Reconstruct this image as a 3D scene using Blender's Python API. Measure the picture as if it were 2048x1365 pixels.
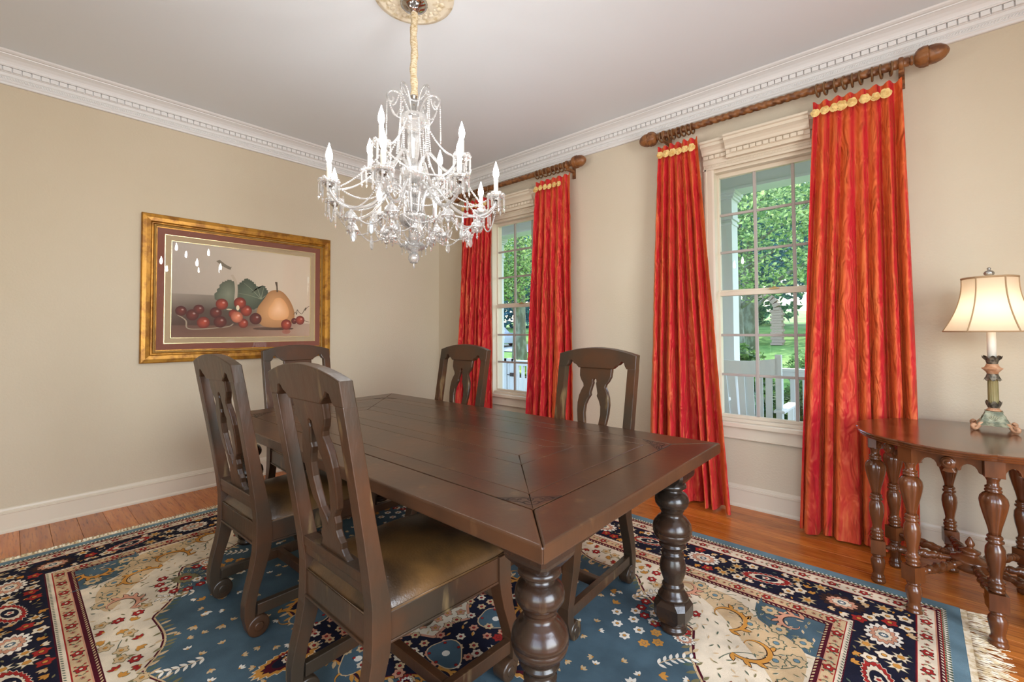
import bpy, bmesh, math, random
from mathutils import Vector, Matrix
pi = math.pi
S = bpy.context.scene
for _o in list(bpy.data.objects): bpy.data.objects.remove(_o)
COL = S.collection
sin, cos = math.sin, math.cos

# ------------------------------------------------------------------ camera
cd = bpy.data.cameras.new('camera'); cam = bpy.data.objects.new('camera', cd); COL.objects.link(cam)
_pi, _ro, _ya = 0.0273, -0.0057, 2.2995
fw = Vector((cos(_pi)*cos(_ya), cos(_pi)*sin(_ya), sin(_pi)))
rt = fw.cross(Vector((0, 0, 1))).normalized(); up = rt.cross(fw)
r2 = rt*cos(_ro) + up*sin(_ro); u2 = -rt*sin(_ro) + up*cos(_ro)
M = Matrix(((r2.x, u2.x, -fw.x, 4.3401), (r2.y, u2.y, -fw.y, -3.5206), (r2.z, u2.z, -fw.z, 1.2599), (0, 0, 0, 1)))
cam.matrix_world = M
cd.sensor_width = 36; cd.lens = 902.32/2048*36; cd.shift_y = (638.69-682.5)/2048
cd.clip_start = 0.05; cd.clip_end = 300
S.camera = cam
# ------------------------------------------------------------------ colour management, sky, sun, added fill lights
S.view_settings.view_transform = 'Standard'; S.view_settings.look = 'None'
S.view_settings.exposure = -0.08; S.view_settings.gamma = 1.0
S.view_settings.use_curve_mapping = False
W = bpy.data.worlds.new('sky'); S.world = W; W.use_nodes = True
nt = W.node_tree; bg = nt.nodes['Background']
sky = nt.nodes.new('ShaderNodeTexSky'); sky.sky_type = 'NISHITA'; sky.sun_disc = False
sky.sun_elevation = math.radians(54); sky.sun_rotation = math.radians(20)
sky.air_density = 1.2; sky.dust_density = 1.5; sky.ozone_density = 2.0
nt.links.new(sky.outputs[0], bg.inputs[0]); bg.inputs[1].default_value = 0.95
sd = bpy.data.lights.new('sun', 'SUN'); sd.energy = 5.0; sd.angle = 0.01; sd.color = (1.0, .95, .84)
sun = bpy.data.objects.new('sun', sd); COL.objects.link(sun)
sun.rotation_euler = (math.radians(-36), math.radians(-10), 0); sun.location = (0, 10, 12)
def area(name, loc, rot, sx, sy, e, col):
    d = bpy.data.lights.new(name, 'AREA'); d.shape = 'RECTANGLE'; d.size = sx; d.size_y = sy; d.energy = e; d.color = col
    o = bpy.data.objects.new(name, d); COL.objects.link(o); o.location = loc; o.rotation_euler = rot
    return o
area('added_fill_back', (4.9, -5.3, 1.55), (math.radians(90), 0, 0), 1.9, 2.3, 50, (.94, .97, 1.0))  # unseen fill light added behind the camera to brighten the room
area('added_fill_side', (6.6, -2.9, 1.5), (math.radians(90), 0, math.radians(90)), 2.0, 2.2, 185, (.94, .97, 1.0))  # unseen fill light added at the right to brighten the left wall
BULB, LAMPB = 138.0, 24.0

# ------------------------------------------------------------------ materials
def lin(h):
    h = h.lstrip('#'); c = [int(h[i:i+2], 16)/255 for i in (0, 2, 4)]
    return tuple((x/12.92 if x <= .04045 else ((x+.055)/1.055)**2.4) for x in c)
MATS = {}
def bsdf(m): return m.node_tree.nodes['Principled BSDF']
def mat(name, col, rough=.5, metal=0., spec=.5, bump=None, var=None, coat=0., coord='Object', sheen=0.):
    """bump=(scale,strength,detail[,stretch]); var=(col2,scale,stretch,lo,hi)"""
    m = bpy.data.materials.new(name); m.use_nodes = True; t = m.node_tree; b = bsdf(m)
    b.inputs['Base Color'].default_value = (*col, 1); b.inputs['Roughness'].default_value = rough
    b.inputs['Metallic'].default_value = metal; b.inputs['Specular IOR Level'].default_value = spec
    b.inputs['Coat Weight'].default_value = coat; b.inputs['Coat Roughness'].default_value = .15
    b.inputs['Sheen Weight'].default_value = sheen
    tc = t.nodes.new('ShaderNodeTexCoord')
    def noise(scale, stretch=(1, 1, 1), det=3, rough_=.55):
        mp = t.nodes.new('ShaderNodeMapping'); mp.inputs['Scale'].default_value = stretch
        t.links.new(tc.outputs[coord], mp.inputs['Vector'])
        n = t.nodes.new('ShaderNodeTexNoise'); n.inputs['Scale'].default_value = scale
        n.inputs['Detail'].default_value = det; n.inputs['Roughness'].default_value = rough_
        t.links.new(mp.outputs[0], n.inputs['Vector']); return n
    if var:
        c2, sc, st, lo, hi = var
        n = noise(sc, st, 5)
        r = t.nodes.new('ShaderNodeMapRange'); r.inputs['From Min'].default_value = lo; r.inputs['From Max'].default_value = hi
        t.links.new(n.outputs[0], r.inputs['Value'])
        x = t.nodes.new('ShaderNodeMix'); x.data_type = 'RGBA'
        x.inputs['A'].default_value = (*col, 1); x.inputs['B'].default_value = (*c2, 1)
        t.links.new(r.outputs[0], x.inputs['Factor']); t.links.new(x.outputs['Result'], b.inputs['Base Color'])
    if bump:
        n = noise(bump[0], bump[3] if len(bump) > 3 else (1, 1, 1), bump[2])
        bp = t.nodes.new('ShaderNodeBump'); bp.inputs['Strength'].default_value = bump[1]; bp.inputs['Distance'].default_value = .01
        t.links.new(n.outputs[0], bp.inputs['Height']); t.links.new(bp.outputs[0], b.inputs['Normal'])
    MATS[name] = m; return m
def add_mix(m, col, scale, stretch, lo, hi, coord='Object', wave=None):
    """mix another colour over the base colour by noise"""
    t = m.node_tree; b = bsdf(m); tc = t.nodes.new('ShaderNodeTexCoord'); mp = t.nodes.new('ShaderNodeMapping')
    mp.inputs['Scale'].default_value = stretch; t.links.new(tc.outputs[coord], mp.inputs['Vector'])
    if wave:
        n = t.nodes.new('ShaderNodeTexWave'); n.wave_type = 'BANDS'; n.inputs['Scale'].default_value = scale
        n.inputs['Distortion'].default_value = wave; n.inputs['Detail'].default_value = 3; n.inputs['Detail Scale'].default_value = 1.2
    else:
        n = t.nodes.new('ShaderNodeTexNoise'); n.inputs['Scale'].default_value = scale; n.inputs['Detail'].default_value = 5
    t.links.new(mp.outputs[0], n.inputs['Vector'])
    r = t.nodes.new('ShaderNodeMapRange'); r.inputs['From Min'].default_value = lo; r.inputs['From Max'].default_value = hi
    t.links.new(n.outputs[0], r.inputs['Value'])
    x = t.nodes.new('ShaderNodeMix'); x.data_type = 'RGBA'; x.inputs['B'].default_value = (*col, 1)
    src = b.inputs['Base Color']
    if src.is_linked: t.links.new(src.links[0].from_socket, x.inputs['A'])
    else: x.inputs['A'].default_value = src.default_value
    t.links.new(r.outputs[0], x.inputs['Factor']); t.links.new(x.outputs['Result'], b.inputs['Base Color']); return m
def rand_tint(m, lo=.8, hi=1.15):
    """per-object brightness difference (each board is a different piece of wood)"""
    t = m.node_tree; b = bsdf(m); oi = t.nodes.new('ShaderNodeObjectInfo')
    r = t.nodes.new('ShaderNodeMapRange'); r.inputs['To Min'].default_value = lo; r.inputs['To Max'].default_value = hi
    t.links.new(oi.outputs['Random'], r.inputs['Value'])
    h = t.nodes.new('ShaderNodeHueSaturation'); t.links.new(r.outputs[0], h.inputs['Value'])
    src = b.inputs['Base Color']
    if src.is_linked: t.links.new(src.links[0].from_socket, h.inputs['Color'])
    else: h.inputs['Color'].default_value = src.default_value
    t.links.new(h.outputs[0], b.inputs['Base Color']); return m
def colmat(name, rough=.8, sheen=0., bump=None, mult=None):
    """reads the mesh's own colour attribute 'Col'"""
    m = mat(name, (1, 1, 1), rough, sheen=sheen, bump=bump); t = m.node_tree
    a = t.nodes.new('ShaderNodeVertexColor'); a.layer_name = 'Col'
    out = a.outputs[0]
    if mult:
        tc = t.nodes.new('ShaderNodeTexCoord'); n = t.nodes.new('ShaderNodeTexNoise'); n.inputs['Scale'].default_value = mult[0]; n.inputs['Detail'].default_value = 4
        t.links.new(tc.outputs['Object'], n.inputs['Vector'])
        r = t.nodes.new('ShaderNodeMapRange'); r.inputs['From Min'].default_value = .35; r.inputs['From Max'].default_value = .65
        r.inputs['To Min'].default_value = mult[1]; r.inputs['To Max'].default_value = mult[2]
        t.links.new(n.outputs[0], r.inputs['Value'])
        h = t.nodes.new('ShaderNodeHueSaturation'); t.links.new(r.outputs[0], h.inputs['Value']); t.links.new(out, h.inputs['Color']); out = h.outputs[0]
    t.links.new(out, bsdf(m).inputs['Base Color']); return m
def glassmat(name, tint=(1, 1, 1), fac=.08, rough=0.0, transp=None, ior=1.5, diff=0.):
    """clear sheet glass: transparent with a fresnel reflection; diff adds a little white body"""
    m = bpy.data.materials.new(name); m.use_nodes = True; t = m.node_tree; t.nodes.clear()
    o = t.nodes.new('ShaderNodeOutputMaterial'); tr = t.nodes.new('ShaderNodeBsdfTransparent'); tr.inputs[0].default_value = (*tint, 1)
    g = t.nodes.new('ShaderNodeBsdfGlossy'); g.inputs['Roughness'].default_value = rough
    f = t.nodes.new('ShaderNodeFresnel'); f.inputs[0].default_value = ior
    mx = t.nodes.new('ShaderNodeMixShader')
    a = t.nodes.new('ShaderNodeMath'); a.operation = 'ADD'; a.inputs[1].default_value = fac; a.use_clamp = True
    t.links.new(f.outputs[0], a.inputs[0])
    if diff: t.links.new(a.outputs[0], mx.inputs[0])
    else:      # flat sheet: only the outer face reflects, no false total reflection on the way out
        ge = t.nodes.new('ShaderNodeNewGeometry'); iv = t.nodes.new('ShaderNodeMath'); iv.operation = 'SUBTRACT'; iv.inputs[0].default_value = 1
        t.links.new(ge.outputs['Backfacing'], iv.inputs[1]); ml = t.nodes.new('ShaderNodeMath'); ml.operation = 'MULTIPLY'
        t.links.new(a.outputs[0], ml.inputs[0]); t.links.new(iv.outputs[0], ml.inputs[1]); t.links.new(ml.outputs[0], mx.inputs[0])
    t.links.new(tr.outputs[0], mx.inputs[1]); t.links.new(g.outputs[0], mx.inputs[2]); last = mx
    if diff:
        d = t.nodes.new('ShaderNodeBsdfTranslucent'); d.inputs[0].default_value = (1, .98, .95, 1)
        d2 = t.nodes.new('ShaderNodeBsdfDiffuse'); d2.inputs[0].default_value = (1, .98, .95, 1)
        ad = t.nodes.new('ShaderNodeMixShader'); t.links.new(d.outputs[0], ad.inputs[1]); t.links.new(d2.outputs[0], ad.inputs[2])
        m2 = t.nodes.new('ShaderNodeMixShader'); m2.inputs[0].default_value = diff
        t.links.new(mx.outputs[0], m2.inputs[1]); t.links.new(ad.outputs[0], m2.inputs[2]); last = m2
    t.links.new(last.outputs[0], o.inputs[0]); MATS[name] = m; return m
def emis(name, col, st):
    m = bpy.data.materials.new(name); m.use_nodes = True; t = m.node_tree; t.nodes.clear()
    o = t.nodes.new('ShaderNodeOutputMaterial'); e = t.nodes.new('ShaderNodeEmission'); e.inputs[0].default_value = (*col, 1); e.inputs[1].default_value = st
    t.links.new(e.outputs[0], o.inputs[0]); MATS[name] = m; return m
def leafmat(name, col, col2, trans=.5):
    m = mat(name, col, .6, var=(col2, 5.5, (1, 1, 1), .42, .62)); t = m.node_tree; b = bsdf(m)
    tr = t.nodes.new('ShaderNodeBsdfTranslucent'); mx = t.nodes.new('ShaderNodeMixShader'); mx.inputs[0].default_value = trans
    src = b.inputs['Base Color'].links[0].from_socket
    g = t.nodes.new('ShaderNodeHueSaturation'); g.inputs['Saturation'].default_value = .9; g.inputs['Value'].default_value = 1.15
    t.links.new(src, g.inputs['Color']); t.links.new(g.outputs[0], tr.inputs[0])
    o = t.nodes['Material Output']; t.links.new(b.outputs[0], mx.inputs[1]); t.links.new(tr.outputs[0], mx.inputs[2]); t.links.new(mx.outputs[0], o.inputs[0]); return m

WALL = mat('wall_paint', lin('#ccbfa9'), .75, bump=(75, .22, 4), var=(lin('#c6b79d'), .6, (1, 1, 1), .35, .7))
CEIL = mat('ceiling_paint', lin('#e2e8ec'), .6, bump=(20, .05, 3))
TRIM = mat('white_trim_paint', lin('#e1dfdc'), .38)
TRIMW = mat('cream_trim_paint', lin('#d6c9b4'), .38)
DARKLINE = mat('shadow_gap', lin('#8d857b'), .8)
FLOOR = mat('oak_floor', lin('#b25f20'), .27, spec=.5, var=(lin('#ca7830'), 2.0, (1, 10, 1), .35, .65), bump=(30, .06, 3, (1, 12, 1)))
add_mix(FLOOR, lin('#7d3f17'), 9, (.9, 10, 1), .52, .75); rand_tint(FLOOR, .82, 1.15)
SUB = mat('dark_subfloor', lin('#2a160a'), .9)
def dark_wood(name, base, warm, worn, rough, bumpst=.12):
    m = mat(name, lin(base), rough, spec=.5, var=(lin(warm), 3.2, (1, 1, 1), .42, .62), bump=(26, bumpst, 4, (1, 1, .35)))
    return add_mix(m, lin(worn), 17, (1, 1, .25), .62, .78)
CHAIRW = dark_wood('distressed_chair_wood', '#352a1f', '#4a2d1a', '#7d6746', .32)
TABLEW = dark_wood('distressed_table_wood', '#452e1f', '#553621', '#6a4b30', .30, .05)
TABLEE = dark_wood('worn_table_edge_wood', '#33261a', '#40291a', '#76644c', .34)
LEGW = dark_wood('turned_leg_wood', '#241c16', '#382317', '#634b35', .24)
rand_tint(TABLEW, .85, 1.12)
GROOVE = mat('groove_dark', lin('#150d09'), .8)
LEATHER = mat('brown_leather', lin('#664827'), .28, spec=.7, bump=(120, .10, 4), var=(lin('#3d2c1c'), 5, (1, 1, 1), .4, .62))
WALNUT = mat('polished_walnut', lin('#6b3c20'), .20, var=(lin('#482713'), 9, (1, 1, .25), .4, .65), coat=.3)
ROD = mat('carved_bronze_wood', lin('#8c5a30'), .4, var=(lin('#623a1f'), 20, (1, 1, 1), .45, .6), bump=(60, .2, 3))
RING = mat('ring_wood', lin('#6e4b28'), .4)
GOLDF = mat('antique_gold_leaf', lin('#b5802c'), .36, metal=.45, var=(lin('#8a5a1c'), 14, (1, 1, 1), .45, .62), bump=(40, .15, 3))
GOLDR = mat('gold_rope', lin('#b08a4c'), .4, metal=.3)
FILLET = mat('bright_gilt_fillet', lin('#e8d9a6'), .25, metal=.6)
MATRED = mat('maroon_mat', lin('#7f4d3f'), .9, bump=(200, .1, 2))
MATTAN = mat('tan_linen_mat', lin('#b09a7a'), .9, bump=(220, .2, 2))
ROSE = mat('cream_gold_silk', lin('#e6c57c'), .45, var=(lin('#cfa257'), 30, (1, 1, 1), .45, .6), sheen=.3)
CHROME = mat('polished_silver', lin('#b9b6b2'), .12, metal=1.0)
CORDC = mat('cream_cord_cover', lin('#d8c7a8'), .7, var=(lin('#ad9467'), 60, (1, 1, 4), .45, .6))
MEDAL = mat('antique_plaster', lin('#e6dcc4'), .6, bump=(45, .35, 5), var=(lin('#c9b78f'), 22, (1, 1, 1), .5, .65))
CANDLE = mat('ivory_candle_sleeve', lin('#efe6d6'), .5)
CRYSTAL = glassmat('lead_crystal', (1, 1, 1), .24, .04, ior=1.62, diff=.20)
CRYST2 = glassmat('clear_arm_glass', (1, 1, 1), .20, .04, ior=1.5, diff=.15)
PANE = glassmat('window_glass', (.985, .995, .99), .02)
PGLASS = glassmat('picture_glass', (1, 1, 1), .0, ior=1.42)
BULBM = emis('lit_flame_bulb', (1.0, .985, .97), BULB)
BULBL = emis('lit_lamp_bulb', (1.0, .9, .76), LAMPB)
EXTW = mat('white_exterior_paint', lin('#d3d9dc'), .5)
PORCHF = mat('grey_porch_boards', lin('#9a9c9c'), .7)
IRON = mat('black_iron', lin('#141414'), .5)
BARK = mat('tree_bark', lin('#6b6a5c'), .9, bump=(14, .8, 5, (1, 1, .3)), var=(lin('#8e9086'), 6, (1, 1, .4), .45, .6))
GRASS = mat('lawn_grass', lin('#5d8a35'), .9, bump=(60, .6, 3), var=(lin('#86ad55'), .5, (1, 1, 1), .4, .6))
ASPH = mat('pale_driveway', lin('#b9bab4'), .9)
BRICK = mat('pale_red_brick', lin('#b08d80'), .9, var=(lin('#c9b3a5'), 40, (1, 1, 1), .45, .6))

# ------------------------------------------------------------------ helpers
def tag(o, label=None, cat=None, group=None, kind=None):
    if label: o['label'] = label
    if cat: o['category'] = cat
    if group: o['group'] = group
    if kind: o['kind'] = kind
    return o
def empty(name, loc, rz=0, label=None, cat=None, group=None, kind=None):
    o = bpy.data.objects.new(name, None); COL.objects.link(o); o.location = loc; o.rotation_euler.z = rz
    o.empty_display_size = .05
    return tag(o, label, cat, group, kind)
def copy_tree(o, parent=None):
    c = o.copy(); COL.objects.link(c); c.parent = parent
    for ch in list(o.children): copy_tree(ch, c)
    return c
class MB:
    def __init__(s): s.v = []; s.f = []; s.sm = []
    def add(s, vs, fs, smooth=False):
        n = len(s.v); s.v += [tuple(v) for v in vs]; s.f += [tuple(i+n for i in f) for f in fs]; s.sm += [smooth]*len(fs); return s
    def box(s, x0, x1, y0, y1, z0, z1, T=None):
        vs = [Vector((x, y, z)) for z in (z0, z1) for y in (y0, y1) for x in (x0, x1)]
        if T: vs = [T @ v for v in vs]
        return s.add(vs, [(0, 2, 3, 1), (4, 5, 7, 6), (0, 1, 5, 4), (2, 6, 7, 3), (0, 4, 6, 2), (1, 3, 7, 5)])
    def lathe(s, prof, c=(0, 0), seg=20, rf=None, smooth=True, T=None, cap=True):
        vs = []; fs = []; n = len(prof)
        for (r, z) in prof:
            for k in range(seg):
                a = 2*pi*k/seg; rr = r*(rf(a, z) if rf else 1)
                vs.append(Vector((c[0]+rr*cos(a), c[1]+rr*sin(a), z)))
        for i in range(n-1):
            for k in range(seg):
                k2 = (k+1) % seg; fs.append((i*seg+k, i*seg+k2, (i+1)*seg+k2, (i+1)*seg+k))
        if cap: fs.append(tuple(range(seg))[::-1]); fs.append(tuple((n-1)*seg+k for k in range(seg)))
        if T: vs = [T @ v for v in vs]
        return s.add(vs, fs, smooth)
    def tube(s, pts, r, seg=8, smooth=True, rf=None, closed=False):
        pts = [Vector(p) for p in pts]; n = len(pts); vs = []; fs = []; prev = None
        for i, p in enumerate(pts):
            if closed: t = pts[(i+1) % n]-pts[i-1]
            else: t = pts[min(i+1, n-1)]-pts[max(i-1, 0)]
            t.normalize()
            if prev is None:
                a = Vector((0, 0, 1)) if abs(t.z) < .9 else Vector((1, 0, 0)); u = t.cross(a).normalized()
            else: u = (prev-t*prev.dot(t)).normalized()
            prev = u; w = t.cross(u); rr = r[i] if isinstance(r, (list, tuple)) else r
            for k in range(seg):
                a = 2*pi*k/seg; q = rr*(rf(a, i) if rf else 1); vs.append(p+u*cos(a)*q+w*sin(a)*q)
        m = n if closed else n-1
        for i in range(m):
            j = (i+1) % n
            for k in range(seg):
                k2 = (k+1) % seg; fs.append((i*seg+k, i*seg+k2, j*seg+k2, j*seg+k))
        if not closed: fs.append(tuple(range(seg))[::-1]); fs.append(tuple((n-1)*seg+k for k in range(seg)))
        return s.add(vs, fs, smooth)
    def prism(s, poly, a0, a1, ax='x', T=None, smooth=False):
        """extrude 2D polygon along axis: ax='x' poly=(y,z); 'y' poly=(x,z); 'z' poly=(x,y)"""
        n = len(poly); vs = []
        for a in (a0, a1):
            for (p, q) in poly: vs.append(Vector({'x': (a, p, q), 'y': (p, a, q), 'z': (p, q, a)}[ax]))
        if T: vs = [T @ v for v in vs]
        fs = [tuple(range(n)), tuple(range(n, 2*n))[::-1]]
        for i in range(n): j = (i+1) % n; fs.append((i, i+n, j+n, j))
        return s.add(vs, fs, smooth)
    def sphere(s, c, r, u=8, v=5, sc=(1, 1, 1)):
        vs = [Vector((c[0], c[1], c[2]-r*sc[2]))]; fs = []
        for i in range(1, v):
            ph = -pi/2+pi*i/v
            for k in range(u):
                a = 2*pi*k/u; vs.append(Vector((c[0]+r*sc[0]*cos(ph)*cos(a), c[1]+r*sc[1]*cos(ph)*sin(a), c[2]+r*sc[2]*sin(ph))))
        vs.append(Vector((c[0], c[1], c[2]+r*sc[2]))); L = len(vs)-1
        for k in range(u):
            k2 = (k+1) % u; fs.append((0, 1+k2, 1+k)); fs.append((L, L-u+k, L-u+k2))
        for i in range(v-2):
            for k in range(u):
                k2 = (k+1) % u; a = 1+i*u; fs.append((a+k, a+k2, a+u+k2, a+u+k))
        return s.add(vs, fs, True)
    def mesh(s, name, off=None):
        me = bpy.data.meshes.new(name)
        vs = s.v if off is None else [(v[0]-off[0], v[1]-off[1], v[2]-off[2]) for v in s.v]
        me.from_pydata(vs, [], s.f)
        me.polygons.foreach_set('use_smooth', s.sm); me.update()
        return me
    def build(s, name, m, parent=None, bevel=0, world=False, segs=2, norm=True):
        me = s.mesh(name, parent.location if (world and parent) else None)
        if norm or bevel:
            bm = bmesh.new(); bm.from_mesh(me)
            if bevel:
                es = [e for e in bm.edges if len(e.link_faces) == 2 and e.calc_face_angle(0) > .6]
                bmesh.ops.bevel(bm, geom=es, offset=bevel, segments=segs, affect='EDGES', profile=.6, clamp_overlap=True)
            bmesh.ops.recalc_face_normals(bm, faces=bm.faces)
            bm.to_mesh(me); bm.free()
        me.materials.append(m); o = bpy.data.objects.new(name, me); COL.objects.link(o)
        if parent: o.parent = parent
        return o
def inst(name, me, parent, loc, rz=0, rot=None, scale=None):
    o = bpy.data.objects.new(name, me); COL.objects.link(o); o.parent = parent; o.location = loc
    o.rotation_euler = rot if rot else (0, 0, rz)
    if scale: o.scale = scale
    return o
def plate(outlines, th, bev=.004, res=1):
    """2D outlines (holes allowed) -> MB-like mesh data (x, w, v): x across, w thickness, v up"""
    cu = bpy.data.curves.new('t', 'CURVE'); cu.dimensions = '2D'; cu.fill_mode = 'BOTH'; cu.extrude = th/2-bev; cu.bevel_depth = bev; cu.bevel_resolution = res; cu.offset = -bev
    for ol in outlines:
        sp = cu.splines.new('POLY'); sp.points.add(len(ol)-1); sp.use_cyclic_u = True
        for i, (x, y) in enumerate(ol): sp.points[i].co = (x, y, 0, 1)
    o = bpy.data.objects.new('t', cu); COL.objects.link(o)
    dg = bpy.context.evaluated_depsgraph_get(); dg.update()
    me = bpy.data.meshes.new_from_object(o.evaluated_get(dg))
    mb = MB(); mb.add([Vector((v.co.x, v.co.z, v.co.y)) for v in me.vertices], [tuple(p.vertices) for p in me.polygons])
    bpy.data.objects.remove(o); bpy.data.curves.remove(cu); bpy.data.meshes.remove(me)
    return mb
def arc(cx, cy, r, a0, a1, n=8, ry=None):
    return [(cx+r*cos(math.radians(a0+(a1-a0)*i/n)), cy+(ry or r)*sin(math.radians(a0+(a1-a0)*i/n))) for i in range(n+1)]
def smooth_poly(pts, it=2, closed=True):
    for _ in range(it):
        q = []; n = len(pts)
        for i in range(n if closed else n-1):
            a, b = pts[i], pts[(i+1) % n]
            q += [(a[0]*.75+b[0]*.25, a[1]*.75+b[1]*.25), (a[0]*.25+b[0]*.75, a[1]*.25+b[1]*.75)]
        if not closed: q = [pts[0]]+q+[pts[-1]]
        pts = q
    return pts
def catmull(pts, n=6):
    P = [Vector(p) for p in pts]; P = [P[0]*2-P[1]]+P+[P[-1]*2-P[-2]]; out = []
    for i in range(1, len(P)-2):
        for k in range(n):
            t = k/n; a, b, c, d = P[i-1:i+3]
            out.append(.5*((2*b)+(c-a)*t+(2*a-5*b+4*c-d)*t*t+(3*b-a-3*c+d)*t**3))
    out.append(P[-2]); return out
class FlatArt:
    """layers of flat coloured outlines: pile colours of the rug, print of the picture"""
    def __init__(s): s.v = []; s.f = []; s.c = []
    def poly(s, pts, z, col, ccol=None):
        n = len(s.v)
        if ccol is None:
            s.v += [(p[0], p[1], z) for p in pts]; s.f.append(tuple(range(n, n+len(pts)))); s.c += [[col]*len(pts)]
        else:
            cx = sum(p[0] for p in pts)/len(pts); cy = sum(p[1] for p in pts)/len(pts)
            s.fan((cx, cy), pts, z, col, ccol)
    def fan(s, c, pts, z, col, ccol):
        n = len(s.v); s.v += [(p[0], p[1], z) for p in pts]+[(c[0], c[1], z)]; m = len(pts)
        for i in range(m): s.f.append((n+i, n+(i+1) % m, n+m)); s.c.append([col, col, ccol])
    def ribbon(s, pts, w, z, col):
        n = len(s.v); m = len(pts)
        for i, p in enumerate(pts):
            a = pts[max(i-1, 0)]; b = pts[min(i+1, m-1)]; dx, dy = b[0]-a[0], b[1]-a[1]; L = math.hypot(dx, dy) or 1
            ww = w[i] if isinstance(w, list) else w
            s.v += [(p[0]-dy/L*ww/2, p[1]+dx/L*ww/2, z), (p[0]+dy/L*ww/2, p[1]-dx/L*ww/2, z)]
        for i in range(m-1): s.f.append((n+2*i, n+2*i+1, n+2*i+3, n+2*i+2)); s.c.append([col]*4)
    def build(s, name, m, parent, T=None):
        me = bpy.data.meshes.new(name); vs = [T(v) for v in s.v] if T else s.v
        me.from_pydata(vs, [], s.f); ca = me.color_attributes.new('Col', 'FLOAT_COLOR', 'CORNER')
        fl = [];
        for cc in s.c:
            for c in cc: fl += [c[0], c[1], c[2], 1.0]
        ca.data.foreach_set('color', fl); me.materials.append(m); me.update()
        o = bpy.data.objects.new(name, me); COL.objects.link(o); o.parent = parent; return o
Z = Vector((0, 0, 0))

# ================================================================== ROOM SHELL
RX, RY, H = 6.0, -4.7, 3.05
wl = MB().box(-.12, 0, RY-.12, .14, -.02, H).build('wall_left', WALL); tag(wl, kind='structure')
# window wall with two openings
WINS = [(1.30, 'window_1'), (3.615, 'window_2')]
OW, OZ0, OZ1 = .385, .60, 2.45
m = MB(); xs = 0
for cx, _ in WINS:
    m.box(xs, cx-OW, 0, .14, -.02, H); m.box(cx-OW, cx+OW, 0, .14, -.02, OZ0); m.box(cx-OW, cx+OW, 0, .14, OZ1, H); xs = cx+OW
m.box(xs, RX+.12, 0, .14, -.02, H)
tag(m.build('wall_window_side', WALL), kind='structure')
# right and back walls, each with an opening added for a fill light
m = MB(); m.box(RX, RX+.12, RY, -3.95, 0, H).box(RX, RX+.12, -1.85, 0, 0, H).box(RX, RX+.12, -3.95, -1.85, 2.6, H)
tag(m.build('wall_right', WALL), kind='structure')
m = MB(); m.box(0, 3.85, RY-.12, RY, 0, H).box(5.95, RX+.12, RY-.12, RY, 0, H).box(3.85, 5.95, RY-.12, RY, 2.75, H)
tag(m.build('wall_back', WALL), kind='structure')
tag(MB().box(-.12, RX+.12, RY-.12, .14, H, H+.1).build('ceiling', CEIL), kind='structure')
# floor: sub floor + individual oak boards running along the window wall
fl = MB().box(-.12, RX+.12, RY-.12, .14, -.06, -.012).build('floor', SUB); tag(fl, kind='structure')
rnd = random.Random(5); pw = .1325; y = 0.0; row = 0
while y > RY:
    x = 0.0; first = True
    while x < RX:
        L = rnd.uniform(.7, 2.4) if first else rnd.uniform(1.4, 2.9); first = False
        x1 = min(RX, x+L)
        if RX-x1 < .4: x1 = RX
        MB().box(x+.0004, x1-.0004, max(RY, y-pw)+.0005, y-.0005, -.012, 0).build('plank', FLOOR, fl, bevel=.0012, segs=1)
        x = x1
    y -= pw; row += 1
# mouldings: crown profile (d = distance from wall, z)
CROWN = [(0, 2.868), (.014, 2.868), (.018, 2.872), (.018, 2.882), (.024, 2.888), (.024, 2.892), (.020, 2.896), (.020, 2.918), (.026, 2.921), (.026, 2.940), (.034, 2.943),
         (.034, 2.973), (.052, 2.974), (.056, 2.980), (.053, 2.986), (.056, 2.992), (.064, 3.004), (.080, 3.018), (.100, 3.028), (.106, 3.029), (.108, 3.034), (.120, 3.036), (.130, 3.042), (.136, 3.05), (0, 3.05)]
def crown(name, side):
    m = MB()
    if side == 'left': m.prism([(d, z) for d, z in CROWN], 0, RY, 'y')
    elif side == 'win': m.prism([(-d, z) for d, z in CROWN], 0, RX, 'x')
    elif side == 'right': m.prism([(RX-d, z) for d, z in CROWN], 0, RY, 'y')
    else: m.prism([(RY+d, z) for d, z in CROWN], 0, RX, 'x')
    return tag(m.build(name, TRIM), kind='structure')
c1 = crown('trim_1', 'left'); c2 = crown('trim_2', 'win'); crown('trim_3', 'right'); crown('trim_4', 'back')
dm = MB().box(-.0180, .0180, -.001, .015, -.0130, .0130)
dme = dm.mesh('dentil'); dme.materials.append(TRIM)
k = 0
yy = -.06
while yy > -3.95: inst('dentil', dme, c1, (.034, yy, 2.958), rot=(0, 0, -pi/2)); yy -= .0425
xx = .07
while xx < 5.15: inst('dentil', dme, c2, (xx, -.034, 2.958), rot=(0, 0, pi)); xx += .0425
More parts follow.
